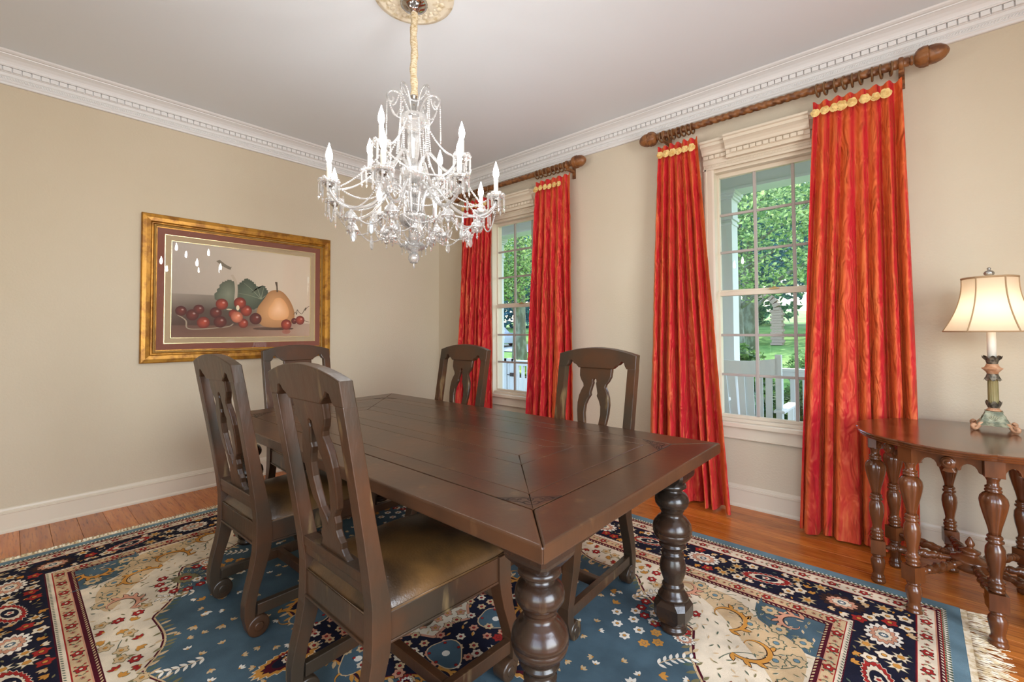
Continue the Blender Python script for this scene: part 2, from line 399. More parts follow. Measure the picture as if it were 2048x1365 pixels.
# rope band: slanted beads, joined (too small to pick apart)
def rope(parent, p0, dirv, L, out, z, h=.018, step=.0125):
    m = MB(); n = int(L/step)
    for i in range(n):
        a = Vector(p0)+Vector(dirv)*(i*step); o = Vector(out)
        d = Vector(dirv)
        q = [a+Vector((0, 0, z-h/2)), a+d*step*.8+Vector((0, 0, z-h/2)), a+d*step*1.5+Vector((0, 0, z+h/2)), a+d*step*.7+Vector((0, 0, z+h/2))]
        c = sum(q, Vector())/4
        vs = q+[c+(p-c)*.55+o*.004 for p in q]
        m.add(vs, [(4, 5, 6, 7), (0, 1, 5, 4), (1, 2, 6, 5), (2, 3, 7, 6), (3, 0, 4, 7)])
    return tag(m.build('rope_band', TRIM, parent, norm=False), kind='stuff')
rope(c1, (.0205, -.03, 0), (0, -1, 0), 3.9, (1, 0, 0), 2.907)
rope(c2, (.03, -.0205, 0), (1, 0, 0), 5.0, (0, -1, 0), 2.907)
BASE = [(0, 0), (.022, 0), (.022, .012), (.016, .022), (.014, .024), (.014, .118), (.019, .121), (.019, .128), (.014, .131), (.014, .136), (.011, .140), (.008, .150), (.004, .155), (0, .155)]
def baseb(name, segs_, side):
    m = MB()
    for a, b in segs_:
        if side == 'left': m.prism([(d, z) for d, z in BASE], a, b, 'y')
        elif side == 'win': m.prism([(-d, z) for d, z in BASE], a, b, 'x')
        elif side == 'right': m.prism([(RX-d, z) for d, z in BASE], a, b, 'y')
        else: m.prism([(RY+d, z) for d, z in BASE], a, b, 'x')
    return tag(m.build(name, TRIMW), kind='structure')
baseb('baseboard_left', [(0, RY)], 'left'); baseb('baseboard_window_side', [(0, RX)], 'win')
baseb('baseboard_right', [(0, -1.85), (-3.95, RY)], 'right'); baseb('baseboard_back', [(0, 3.85)], 'back')

# ------------------------------------------------------------------ windows
HEADP = [(0, 2.46), (-.026, 2.46), (-.026, 2.475), (-.020, 2.48), (-.020, 2.499), (-.024, 2.501), (-.024, 2.536), (-.030, 2.538), (-.030, 2.566), (-.046, 2.570), (-.050, 2.577), (-.054, 2.590), (-.066, 2.606), (-.082, 2.618), (-.088, 2.620), (-.088, 2.640), (-.100, 2.646), (-.100, 2.660), (0, 2.660)]
dm2 = MB().box(-.0170, .0170, -.001, .011, -.012, .012); dme2 = dm2.mesh('dentil'); dme2.materials.append(TRIMW)
def window(cx, name):
    w = empty(name, (cx, 0, 0), kind='structure')
    g = .36
    # jamb liner
    m = MB(); m.box(-OW, -OW+.012, .0, .14, OZ0, OZ1).box(OW-.012, OW, .0, .14, OZ0, OZ1).box(-OW, OW, 0, .14, OZ1-.012, OZ1).box(-OW, OW, 0, .15, OZ0, OZ0+.02)
    m.build('jamb', TRIMW, w)
    # casing: profiled side boards
    cp = [(.372, 0), (.372, -.014), (.385, -.018), (.420, -.020), (.424, -.026), (.436, -.026), (.440, -.018), (.446, -.018), (.446, 0)]
    for s_ in (-1, 1): MB().prism([(s_*a, b) for a, b in cp], .60, 2.47, 'z').build('casing', TRIMW, w)
    # stool + apron
    MB().box(-.47, .47, -.055, .07, .568, .60).build('stool', TRIMW, w, bevel=.006)
    MB().box(-.445, .445, -.020, 0, .482, .568).box(-.447, .447, -.026, 0, .482, .492).build('apron', TRIMW, w, bevel=.003)
    # head: moulded entablature with a centre block standing forward
    h = MB().prism([(a, b) for a, b in HEADP], -.445, .445, 'x').build('head_moulding', TRIMW, w)
    f = .035
    cbp = [(a-f, b) for a, b in HEADP if b > 2.50]; cbp = [(0, 2.512)]+[(-.024-f+.0, 2.512)]+[q for q in cbp if q[1] > 2.512][:-1]+[(0, 2.660)]
    MB().prism(cbp, -.27, .245, 'x').build('head_centre_block', TRIMW, w)
    x = -.42
    while x < .43:
        fy = -.030-f if -.27 < x-.018 and x+.018 < .245 else (-.030 if (x+.018 < -.27 or x-.018 > .245) else None)
        if fy is not None: inst('dentil', dme2, w, (x, fy, 2.552), rot=(0, 0, pi))
        x += .041
    m = MB(); n = int(.88/.0115)
    for i in range(n):
        x = -.44+i*.0115; m.box(x, x+.006, -.0235, -.019, 2.482, 2.498)
    tag(m.build('fluted_band', TRIMW, w), kind='stuff')
    # sashes: upper sash (outer), lower sash (inner)
    for (z0, z1, y0, nm) in ((1.56, 2.41, .062, 'upper_sash'), (.64, 1.515, .045, 'lower_sash')):
        e = MB(); b0 = .04 if nm == 'lower_sash' else .045; t0 = .03 if nm == 'lower_sash' else .03
        e.box(-g-.016, -g, y0, y0+.035, z0-b0, z1+t0).box(g, g+.016, y0, y0+.035, z0-b0, z1+t0)
        e.box(-g, g, y0, y0+.035, z0-b0, z0).box(-g, g, y0, y0+.035, z1, z1+t0)
        sash = e.build(nm, TRIMW, w, bevel=.002, segs=1)
        hh = (z1-z0)/3; ww = 2*g/3; yb = y0+.016
        for i in (1, 2):
            MB().box(-g+ww*i-.010, -g+ww*i+.010, yb-.010, yb+.012, z0, z1).build('muntin', GREYM, sash, bevel=.002, segs=1)
            for j in range(3):
                MB().box(-g+ww*j+(.010 if j else 0), -g+ww*(j+1)-(.010 if j < 2 else 0), yb-.009, yb+.011, z0+hh*i-.009, z0+hh*i+.009).build('muntin', GREYM, sash, bevel=.002, segs=1)
        for i in range(3):
            for j in range(3):
                MB().box(-g+ww*j+.006*(j > 0), -g+ww*(j+1)-.006*(j < 2), yb+.004, yb+.0065, z0+hh*i+.005*(i > 0), z0+hh*(i+1)-.005*(i < 2)).build('pane', PANE, sash)
        if nm == 'upper_sash':
            pass
    # sash lock and lift
    MB().box(-.03, .03, .030, .046, 1.546, 1.556).lathe([(.012, 1.556), (.012, 1.563), (.004, 1.566)], (0, .038), 10).build('sash_lock', LOCKM, w)
    MB().box(-.045, .045, .036, .045, .606, .630).box(-.04, .04, .026, .036, .616, .620).build('sash_lift', TRIMW, w, bevel=.002, segs=1)
    return w
GREYM = mat('grey_muntin_shade', lin('#a79e97'), .5)
LOCKM = mat('tan_lock_metal', lin('#b79a6a'), .4, metal=.5)
for cx, nm in WINS: window(cx, nm)

# ================================================================== CURTAINS AND RODS
def silk():
    m = bpy.data.materials.new('shot_silk_taffeta'); m.use_nodes = True; t = m.node_tree; b = bsdf(m)
    tc = t.nodes.new('ShaderNodeTexCoord'); mp = t.nodes.new('ShaderNodeMapping'); mp.inputs['Scale'].default_value = (9, 9, .9)
    t.links.new(tc.outputs['Object'], mp.inputs['Vector'])
    n = t.nodes.new('ShaderNodeTexNoise'); n.inputs['Scale'].default_value = 1.6; n.inputs['Detail'].default_value = 3; n.inputs['Distortion'].default_value = .8
    t.links.new(mp.outputs[0], n.inputs['Vector'])
    lw = t.nodes.new('ShaderNodeLayerWeight'); lw.inputs[0].default_value = .45
    # shot silk: warp and weft of two colours, fold-side sheen put into the colour by facing
    a = t.nodes.new('ShaderNodeMath'); a.operation = 'MULTIPLY_ADD'; a.inputs[1].default_value = .9; a.inputs[2].default_value = -.45
    t.links.new(n.outputs[0], a.inputs[0])
    s = t.nodes.new('ShaderNodeMath'); s.operation = 'SUBTRACT'; s.use_clamp = True; s.inputs[0].default_value = 1
    ge = t.nodes.new('ShaderNodeNewGeometry'); sx_ = t.nodes.new('ShaderNodeSeparateXYZ'); t.links.new(ge.outputs['Normal'], sx_.inputs[0])
    mr = t.nodes.new('ShaderNodeMapRange'); mr.inputs['From Min'].default_value = -.75; mr.inputs['From Max'].default_value = .75; t.links.new(sx_.outputs[0], mr.inputs['Value'])
    t.links.new(mr.outputs[0], s.inputs[1])
    c = t.nodes.new('ShaderNodeMath'); c.operation = 'ADD'; c.use_clamp = True
    t.links.new(a.outputs[0], c.inputs[0]); t.links.new(s.outputs[0], c.inputs[1])
    x = t.nodes.new('ShaderNodeMix'); x.data_type = 'RGBA'; x.inputs['A'].default_value = (*lin('#c42334'), 1); x.inputs['B'].default_value = (*lin('#e06a38'), 1)
    t.links.new(c.outputs[0], x.inputs['Factor'])
    # paler peach streaks: crumple highlights put into the colour
    mp3 = t.nodes.new('ShaderNodeMapping'); mp3.inputs['Scale'].default_value = (16, 16, 1.3); t.links.new(tc.outputs['Object'], mp3.inputs['Vector'])
    n3 = t.nodes.new('ShaderNodeTexNoise'); n3.inputs['Scale'].default_value = 1.9; n3.inputs['Detail'].default_value = 4; n3.inputs['Distortion'].default_value = 1.4; t.links.new(mp3.outputs[0], n3.inputs['Vector'])
    r3 = t.nodes.new('ShaderNodeMapRange'); r3.inputs['From Min'].default_value = .54; r3.inputs['From Max'].default_value = .72; r3.inputs['To Max'].default_value = .38; t.links.new(n3.outputs[0], r3.inputs['Value'])
    x0_ = x; x = t.nodes.new('ShaderNodeMix'); x.data_type = 'RGBA'; x.inputs['B'].default_value = (*lin('#f09456'), 1)
    t.links.new(x0_.outputs['Result'], x.inputs['A']); t.links.new(r3.outputs[0], x.inputs['Factor']); t.links.new(x.outputs['Result'], b.inputs['Base Color'])
    b.inputs['Roughness'].default_value = .36; b.inputs['Specular IOR Level'].default_value = .6
    b.inputs['Specular Tint'].default_value = (*lin('#ffb070'), 1)
    b.inputs['Sheen Weight'].default_value = .25; b.inputs['Sheen Tint'].default_value = (*lin('#ff9a5a'), 1)
    mp2 = t.nodes.new('ShaderNodeMapping'); mp2.inputs['Scale'].default_value = (7, 7, 2.6); t.links.new(tc.outputs['Object'], mp2.inputs['Vector'])
    n2 = t.nodes.new('ShaderNodeTexNoise'); n2.inputs['Scale'].default_value = 2.0; n2.inputs['Detail'].default_value = 2; n2.inputs['Distortion'].default_value = 1.0
    t.links.new(mp2.outputs[0], n2.inputs['Vector'])
    bp = t.nodes.new('ShaderNodeBump'); bp.inputs['Strength'].default_value = 1.0; bp.inputs['Distance'].default_value = .04
    t.links.new(n2.outputs[0], bp.inputs['Height']); t.links.new(bp.outputs[0], b.inputs['Normal'])
    tr = t.nodes.new('ShaderNodeBsdfTranslucent'); t.links.new(x.outputs['Result'], tr.inputs[0])
    mx = t.nodes.new('ShaderNodeMixShader'); mx.inputs[0].default_value = .12
    o = t.nodes['Material Output']; t.links.new(b.outputs[0], mx.inputs[1]); t.links.new(tr.outputs[0], mx.inputs[2]); t.links.new(mx.outputs[0], o.inputs[0])
    return m
SILK = silk()
def panel_mesh(x0t, x1t, x0b, x1b, npl, seed, ztop=2.70, zb=.012, mirror=False, curve=1.0):
    """gathered silk panel: pinch pleats at z 2.62, folds opening towards the floor"""
    R_ = random.Random(seed); nu, nv = npl*26, 74; m = MB(); vs = []; fs = []
    ph = [R_.uniform(-.6, .6) for _ in range(npl+2)]; am = [R_.uniform(.5, 1.35) for _ in range(npl+2)]
    wv = [R_.uniform(0, 6.28) for _ in range(8)]
    for j in range(nv+1):
        v = j/nv; z = ztop+(zb-ztop)*v
        tt = max(0, (ztop-.08-z)/(ztop-.08-zb)); tt = tt**curve
        xl = x0t+(x0b-x0t)*tt; xr = x1t+(x1b-x1t)*tt
        pinch = math.exp(-((z-(ztop-.085))/.035)**2)
        for i in range(nu+1):
            u = i/nu; q = u*npl; k = int(min(q, npl-1e-6)); f = q-k
            A = am[k]*(1-f)+am[k+1]*f
            amp = (.017+.020*min(1, tt*2.5)+.030*tt)*A*(1-.45*pinch)
            if z > ztop-.06: amp = .014*A
            w = u+.010*sin(5*v+wv[0]+u*3)*tt+(.42/npl)*sin(2*pi*u*1.5+wv[6])*tt*.6+(.22/npl)*sin(2*pi*u*3.2+wv[7])*tt
            th = 2*pi*w*npl
            c = cos(th+.5*sin(3.1*v+ph[k]*3)*tt)
            fold = (abs(c)**.75)*(1 if c > 0 else -1)
            sub = .35*cos(2*th+wv[1]+2.2*v)*tt+.30*cos(.5*th+wv[3])*tt
            wr = .0045*sin(27*z+wv[2]+9*u+2*sin(13*z+8*u))*sin(9*z+wv[3]-21*u)+.004*sin(6*z+wv[4]+17*u)
            yy = -.118-.055*tt-amp*(fold+sub)*.9-wr
            if z < .25: yy -= .012*(1-z/.25)*sin(th*.5+wv[5])
            xx = xl+(xr-xl)*(u+.16/npl*sin(th+1.2)*min(1, .3+tt))
            top = 0
            if z > ztop-.012: top = .006*sin(th*1.0+1)
            vs.append((xx, min(yy, -.045), z+top))
    for j in range(nv):
        for i in range(nu):
            a = j*(nu+1)+i; fs.append((a, a+1, a+nu+2, a+nu+1))
    m.add(vs, fs, True); return m
def rosette(parent, x, y, z, r, seed):
    R_ = random.Random(seed); m = MB()
    # crumpled silk rose: spiral of overlapping petals around a bud
    for ring, (rr, n, sz, h) in enumerate(((1.0, 6, .52, .0), (.62, 5, .46, .28), (.28, 3, .40, .5))):
        for k in range(n):
            a = 2*pi*k/n+ring*.5+R_.uniform(-.25, .25); c = Vector((x+rr*r*.62*cos(a), y-h*r*.8-.002, z+rr*r*.62*sin(a)))
            vs = []; U = Vector((cos(a), 0, sin(a))); V = Vector((-sin(a), 0, cos(a))); N = Vector((0, -1, 0))
            s_ = sz*r*R_.uniform(.9, 1.15)
            g = []
            for i in range(5):
                for j in range(5):
                    p, q = (i/4-.5)*2, (j/4-.5)*2
                    d = p*p+q*q; sc = 1/max(1, math.sqrt(d)) if d > 1 else 1
                    p *= sc; q *= sc
                    g.append(c+U*p*s_+V*q*s_*1.15+N*(s_*(.55*(1-d*.45)+.35*max(0, p)**2+R_.uniform(-.06, .06))))
            fs = [(i*5+j, i*5+j+1, i*5+j+6, i*5+j+5) for i in range(4) for j in range(4)]
            m.add(g, fs, True)
    m.sphere((x, y-.012, z), r*.62, 10, 6, (1, .5, 1))
    return m.build('rosette', ROSE, parent, norm=False)
RODZ, RODY = 2.785, -.125
def rod(x0, x1, label, rings, name='curtain_rod'):
    t = empty(name, ((x0+x1)/2, 0, RODZ), 0, label, 'curtain rod', 'carved curtain rods over the windows')
    m = MB(); n = int((x1-x0-.24)/.006); pts = [(x0+.12+(x1-x0-.24)*i/n, RODY, RODZ) for i in range(n+1)]
    vs = []; fs = []; seg = 18
    for i, p in enumerate(pts):
        for k in range(seg):
            a = 2*pi*k/seg; q = .0245*(.80+.24*abs(cos(a-p[0]*70)))
            vs.append((p[0], RODY+q*cos(a), RODZ+q*sin(a)))
    for i in range(n):
        for k in range(seg): k2 = (k+1) % seg; fs.append((i*seg+k, i*seg+k2, (i+1)*seg+k2, (i+1)*seg+k))
    m.add(vs, fs, True); m.build('pole', ROD, t, world=True)
    for s_, xe in ((-1, x0), (1, x1)):
        T = Matrix.Translation((xe, RODY, RODZ)) @ Matrix.Rotation(s_*pi/2, 4, 'Y')
        f = MB()
        f.lathe([(.020, -.13), (.020, -.118), (.026, -.114), (.026, -.106), (.020, -.102)], seg=20, T=T)
        f.lathe([(.020, -.10), (.034, -.093), (.047, -.078), (.052, -.058), (.050, -.045), (.052, -.040)], seg=40, T=T, rf=lambda a, z: 1+.10*abs(cos(4*a+z*20)))
        f.lathe([(.046, -.048), (.047, -.03), (.046, -.01), (.040, .012), (.030, .030), (.016, .042), (.003, .047)], seg=40, T=T, rf=lambda a, z: 1+.10*abs(sin(4*a+z*30)))
        f.build('finial', ROD, t, world=True)
        xb = xe-s_*.155
        b = MB(); b.lathe([(.032, -.012), (.036, -.006), (.036, .006), (.032, .012)], seg=22, T=Matrix.Translation((xb, RODY, RODZ)) @ Matrix.Rotation(pi/2, 4, 'Y'))
        b.box(xb-.012, xb+.012, RODY, -.004, RODZ-.05, RODZ-.028); b.box(xb-.014, xb+.014, -.016, 0, RODZ-.10, RODZ+.02)
        b.build('bracket', ROD, t, world=True)
    for (a, b_, n) in rings:
        for i in range(n):
            x = a+(b_-a)*(i+.5)/n+rnd.uniform(-.006, .006)
            rm = MB(); c = Vector((x, RODY, RODZ-.012)); tl = rnd.uniform(-.25, .25)
            rm.tube([c+Vector((sin(tl)*.037*cos(q), .037*cos(q), .037*sin(q)))+Vector((0, 0, 0)) for q in [2*pi*k/20 for k in range(20)]], .0062, 6, closed=True)
            rm.build('ring', RING, t, world=True)
    return t
rod(.42, 2.15, 'dark carved twisted curtain rod above the far window, nearer the corner', [(.60, 1.03, 7), (1.62, 2.00, 8)])
rod(2.755, 4.47, 'long carved twisted curtain rod above the near window with big acorn finials', [(2.87, 3.15, 8), (3.89, 4.29, 9)])
def curtain(x0t, x1t, x0b, x1b, npl, seed, label, ros, **kw):
    t = empty('curtain', ((x0b+x1b)/2, -.12, .01), 0, label, 'curtain', 'red and orange silk curtains')
    o = panel_mesh(x0t, x1t, x0b, x1b, npl, seed, **kw).build('drape', SILK, t, world=True, norm=False)
    for x in ros:
        r = rosette(t, x, -.172, 2.615+rnd.uniform(-.006, .006), rnd.uniform(.022, .027), int(x*1000)); r.location = -t.location
    return t
lin_ = lambda a, b, n: [a+(b-a)*i/(n-1) for i in range(n)]
curtain(.60, 1.03, .50, 1.055, 7, 1, 'red silk curtain nearest the corner, left of the far window, behind the chandelier', lin_(.64, .98, 6), curve=.8)
curtain(1.625, 2.03, 1.515, 2.10, 6, 2, 'red-orange silk curtain on the right of the far window', lin_(1.67, 1.94, 6))
curtain(2.86, 3.165, 2.78, 3.37, 6, 3, 'narrow red-orange silk curtain left of the near window, behind the table corner', lin_(2.90, 3.14, 6), curve=.9)
curtain(3.885, 4.315, 3.765, 4.345, 7, 4, 'wide red-orange silk curtain right of the near window, behind the side table', [3.905, 3.955, 4.005, 4.04, 4.09, 4.15, 4.20, 4.245], curve=.9)

# ================================================================== FRAMED PICTURE on the left wall
PT = empty('framed_picture', (0, -2.108, 1.035), 0, 'framed still life print of a pear, grapes and a leaf in a wide gold frame', 'picture')
def frame_ring(name, y0, y1, z0, z1, prof, mt):
    """prof: (inward offset, x) from the outer edge; four mitred lengths"""
    n = len(prof); vs = []
    for (o, x) in prof:
        for (yy, zz) in ((y0+o, z0+o), (y1-o, z0+o), (y1-o, z1-o), (y0+o, z1-o)): vs.append((x, yy, zz))
    fs = []
    for i in range(n-1):
        for k in range(4): k2 = (k+1) % 4; fs.append((i*4+k, i*4+k2, (i+1)*4+k2, (i+1)*4+k))
    return MB().add(vs, fs).build(name, mt, PT, world=True)
py0, py1, pz0, pz1 = -2.858, -1.392, 1.035, 2.175
frame_ring('gold_frame', py0, py1, pz0, pz1, [(0, .001), (0, .030), (.006, .036), (.030, .040), (.055, .036), (.064, .026), (.070, .026), (.073, .030), (.076, .026), (.076, .02), (.098, .018), (.098, .004)], GOLDF)
m = MB()
for (ax, a0, a1, f0) in (('y', py0+.079, py1-.079, pz0+.083), ('y', py0+.079, py1-.079, pz1-.083), ('z', pz0+.079, pz1-.079, py0+.083), ('z', pz0+.079, pz1-.079, py1-.083)):
    n = int((a1-a0)/.0085)
    for i in range(n):
        a = a0+.0085*(i+.5); d = .006
        p, q = ((.024, a-d, f0-.006), (.024, a+d, f0+.006)) if ax == 'y' else ((.024, f0-.006, a-d), (.024, f0+.006, a+d))
        m.tube([p, ((p[0]+q[0])/2+.002, (p[1]+q[1])/2, (p[2]+q[2])/2), q], .0036, 5)
tag(m.build('rope_moulding', GOLDR, PT, world=True), kind='stuff')
frame_ring('maroon_mat', py0+.096, py1-.096, pz0+.096, pz1-.096, [(0, .012), (.048, .012), (.048, .010)], MATRED)
frame_ring('gilt_fillet', py0+.144, py1-.144, pz0+.144, pz1-.144, [(0, .010), (0, .016), (.005, .016), (.005, .010)], FILLET)
frame_ring('linen_mat', py0+.148, py1-.148, pz0+.148, pz1-.148, [(0, .010), (.040, .010), (.040, .008)], MATTAN)
frame_ring('gilt_fillet', py0+.187, py1-.187, pz0+.187, pz1-.187, [(0, .008), (0, .013), (.004, .013), (.004, .007)], FILLET)
# print: flat artwork, coordinates u 0..1 left to right, v 0..1 bottom to top
F = FlatArt(); iy0, iy1, iz0, iz1 = py0+.19, py1-.19, pz0+.19, pz1-.19; AW, AH = iy1-iy0, iz1-iz0
def cc(h): return tuple(min(1, 1.28*c+.012) for c in lin(h))
def mixc(a, b, t): return tuple(a[i]*(1-t)+b[i]*t for i in range(3))
bgc = [[cc('#7d7166'), cc('#8f8172'), cc('#a4937f'), cc('#b09e88'), cc('#b39f89')], [cc('#938679'), cc('#a09283'), cc('#b3a390'), cc('#bcab96'), cc('#bba892')], [cc('#9b9086'), cc('#a79b8d'), cc('#b6a896'), cc('#bfb09c'), cc('#c0ae99')]]
def grid(u0, u1, v0, v1, cols, z):
    nr, nc = len(cols), len(cols[0])
    for i in range(nr-1):
        for j in range(nc-1):
            a, b = u0+(u1-u0)*j/(nc-1), u0+(u1-u0)*(j+1)/(nc-1); c, d = v0+(v1-v0)*i/(nr-1), v0+(v1-v0)*(i+1)/(nr-1)
            n = len(F.v); F.v += [(a, c, z), (b, c, z), (b, d, z), (a, d, z)]; F.f.append((n, n+1, n+2, n+3)); F.c.append([cols[i][j], cols[i][j+1], cols[i+1][j+1], cols[i+1][j]])
grid(0, 1, 0, 1, bgc, 0)
tb = [[cc('#6b4d40'), cc('#70523f'), cc('#846450'), cc('#93745f'), cc('#a08672')], [cc('#5a4036'), cc('#56392d'), cc('#5d4336'), cc('#7c6051'), cc('#a08875')]]
grid(0, 1, 0, .16, tb, .1)
dk = [[cc('#4a352c'), cc('#432f28'), cc('#4c362d'), cc('#6b5446')], [cc('#5e4e44'), cc('#4a3d33'), cc('#4c4135'), cc('#786a5b')], [cc('#867a6d'), cc('#7b7063'), cc('#83786a'), cc('#a29481')]]
grid(0, .62, .13, .46, dk, .2)
def ell(cx, cy, rx, ry, n=28, f=None): return [(cx+rx*(f(a) if f else 1)*cos(a), cy+ry*(f(a) if f else 1)*sin(a)) for a in [2*pi*k/n for k in range(n)]]
R3 = random.Random(11)
# leaves: serrated
def serr(pts, n, d):
    out = []
    for i in range(len(pts)):
        a, b = pts[i], pts[(i+1) % len(pts)]
        for k in range(n):
            t = k/n; out.append((a[0]+(b[0]-a[0])*t, a[1]+(b[1]-a[1])*t)); t2 = t+.55/n
            nx, ny = (b[1]-a[1]), -(b[0]-a[0]); L = math.hypot(nx*1, ny) or 1
            out.append((a[0]+(b[0]-a[0])*t2-nx/L*d*-1, a[1]+(b[1]-a[1])*t2-ny/L*d*-1))
    return out
leaf1 = [(.36, .34), (.40, .52), (.44, .60), (.49, .67), (.53, .64), (.575, .57), (.62, .60), (.65, .53), (.63, .42), (.56, .33), (.46, .29)]
F.poly(serr(leaf1[::-1], 3, .010), .3, cc('#3b4235'), cc('#5c6350'))
F.poly(serr([(.27, .45), (.32, .60), (.37, .64), (.42, .60), (.44, .45), (.40, .33), (.33, .30)][::-1], 3, .010), .35, cc('#4b4f40'), cc('#757864'))
for a in ((.62, .58), (.66, .5), (.55, .64), (.47, .62), (.42, .5)): F.ribbon([(.60, .44), ((.6+a[0])/2, (.44+a[1])/2+.01), a], [.006, .004, .002], .4, cc('#7b8069'))
# stems
F.ribbon([tuple(v[:2]) for v in catmull([(.29, .845, 0), (.33, .80, 0), (.365, .775, 0), (.38, .77, 0)], 5)], [.03]*15+[.045], .45, cc('#6b6152'))
F.ribbon([tuple(v[:2]) for v in catmull([(.385, .70, 0), (.41, .63, 0), (.418, .55, 0), (.416, .46, 0), (.412, .41, 0)], 5)], .020, .46, cc('#a29380'))
F.ribbon([tuple(v[:2]) for v in catmull([(.04, .24, 0), (.09, .18, 0), (.10, .10, 0), (.18, .09, 0), (.30, .105, 0), (.37, .12, 0), (.40, .15, 0)], 5)], .009, .46, cc('#8b7c69'))
# pear
pr = smooth_poly([(.565, .20), (.61, .12), (.70, .105), (.80, .115), (.86, .17), (.872, .28), (.845, .40), (.80, .50), (.755, .555), (.70, .56), (.655, .53), (.63, .46), (.60, .40), (.568, .33)], 2)
F.poly(ell(.70, .095, .16, .02), .47, cc('#4e3527'), cc('#3c281d')); F.poly(pr, .5, cc('#94683f'), cc('#cf9a68'))
F.poly([(.74+(p[0]-.72)*.55, .33+(p[1]-.33)*.6) for p in pr], .55, cc('#c58e5c'), cc('#dcb088'))
F.ribbon([(.725, .535), (.722, .60), (.715, .655)], [.012, .012, .020], .6, cc('#4b3b2b'))
# grapes
gr = [(.06, .28, .035), (.13, .24, .04), (.20, .16, .042), (.28, .27, .04), (.31, .17, .044), (.40, .26, .034), (.32, .365, .042), (.17, .30, .035), (.56, .21, .045), (.49, .30, .042), (.47, .155, .036), (.445, .385, .044), (.425, .225, .042), (.80, .145, .043), (.865, .19, .025), (.915, .20, .038)]
for i, (x, yv, r) in enumerate(gr):
    hot = i in (2, 5, 6, 9, 10, 11, 12, 13, 15)
    e, c = (cc('#5c2018'), cc('#a34630')) if hot else (cc('#3f1a16'), cc('#6a2f25'))
    if i == 12: e, c = cc('#8f4a34'), cc('#cf8262')
    F.poly(ell(x, yv, r, r*1.48), .7+i*.01, e, c); F.poly(ell(x+r*.25, yv+r*.4, r*.28, r*.34, 12), .7+i*.01+.005, c, mixc(c, (1, .9, .8), .35))
F.poly(ell(.43, .33, .012, .03, 10), .95, cc('#cdbb9c')); F.poly(ell(.37, .31, .02, .008, 10), .95, cc('#b5a688')); F.poly(ell(.80, .06, .035, .03, 14), .65, cc('#8d5c4b'), cc('#84503f'))
F.ribbon([tuple(v[:2]) for v in catmull([(.86, .27, 0), (.875, .30, 0), (.885, .27, 0), (.89, .33, 0), (.905, .30, 0), (.93, .28, 0), (.95, .33, 0), (.965, .36, 0), (.955, .32, 0), (.975, .36, 0), (.995, .38, 0)], 6)], .005, .96, cc('#4a3728'))
F.ribbon([(.95, .20), (.97, .185), (.995, .18)], .005, .96, cc('#4a3728'))
PRINT = colmat('printed_art_paper', .85)
ao = F.build('art_print', PRINT, PT, T=lambda v: (.0062+v[2]*.001, iy0+v[0]*AW, iz0+v[1]*AH)); ao.location = -PT.location
MB().box(.0105, .0125, py0+.097, py1-.097, pz0+.097, pz1-.097).build('glazing', PGLASS, PT, world=True)

# ================================================================== RUG
RUGZ = .011
RG = empty('oriental_rug', (2.525, -2.225, 0), 0, 'large oriental rug, blue field with cream floral surround and navy border, under the dining table', 'rug')
RGX, RGY = 1.935, 1.565        # half sizes of the pile
A = FlatArt(); rg = random.Random(21)
c_blue, c_blue2, c_navy, c_cream, c_tan, c_red, c_dred, c_gold, c_pink, c_green, c_olive, c_white = [lin(h) for h in
    ('#4a5d66', '#67808a', '#1d1d2c', '#dccbb0', '#c9ab82', '#9c2a26', '#4d1420', '#c4883e', '#c98f72', '#566250', '#7d7350', '#e6dccb')]
c_out = lin('#3a2620')
lay = [0]
def zz(base):
    lay[0] = (lay[0]+1) % 40; return base+lay[0]*.000006
def rot(pts, c, a, sx=1, sy=None):
    sy = sx if sy is None else sy; ca, sa = cos(a), sin(a)
    return [(c[0]+p[0]*sx*ca-p[1]*sy*sa, c[1]+p[0]*sx*sa+p[1]*sy*ca) for p in pts]
def blob(n, lobes, d, seg=None, ph=0):
    seg = seg or lobes*4
    return [((1+d*cos(lobes*a+ph))*cos(a), (1+d*cos(lobes*a+ph))*sin(a)) for a in [2*pi*k/seg for k in range(seg)]]
BL5, BL6, BL8, CIR = blob(0, 5, .2, 25), blob(0, 6, .18, 24), blob(0, 8, .14, 32), blob(0, 1, 0, 10)
STAR = [(r*cos(a), r*sin(a)) for k in range(7) for (r, a) in ((1, 2*pi*k/7), (.48, 2*pi*(k+.5)/7))]
def shape(pts, c, a, s, z, col, sy=None): A.poly(rot(pts, c, a, s, sy), zz(z), col)
Z1, Z2, Z3, Z4, Z5, Z6 = [RUGZ+.0003*k for k in range(1, 7)]
def flower(c, s, col, mid, out=c_out, kind=None, a=None):
    a = rg.uniform(0, 6.28) if a is None else a; P = kind or BL6
    shape(P, c, a, s*1.16, Z3, out); shape(P, c, a, s, Z4, col); shape(CIR, c, a, s*.42, Z5, out); shape(CIR, c, a, s*.33, Z6, mid)
LEAF = [(0, 0), (.25, .16), (.55, .19), (.82, .10), (1, 0), (.82, -.10), (.55, -.19), (.25, -.16)]
def leaf(c, a, s, col, out=c_out, w=1.0):
    A.poly(rot(LEAF, c, a, s*1.10, s*1.35*w), zz(Z2), out); A.poly(rot(LEAF, c, a, s, s*w), zz(Z3), col)
def lily(c, a, s, col, out=c_out):
    for d in (-.75, 0, .75):
        leaf(c, a+d, s, col, out, 1.3)
    shape(CIR, c, a, s*.2, Z5, c_gold)
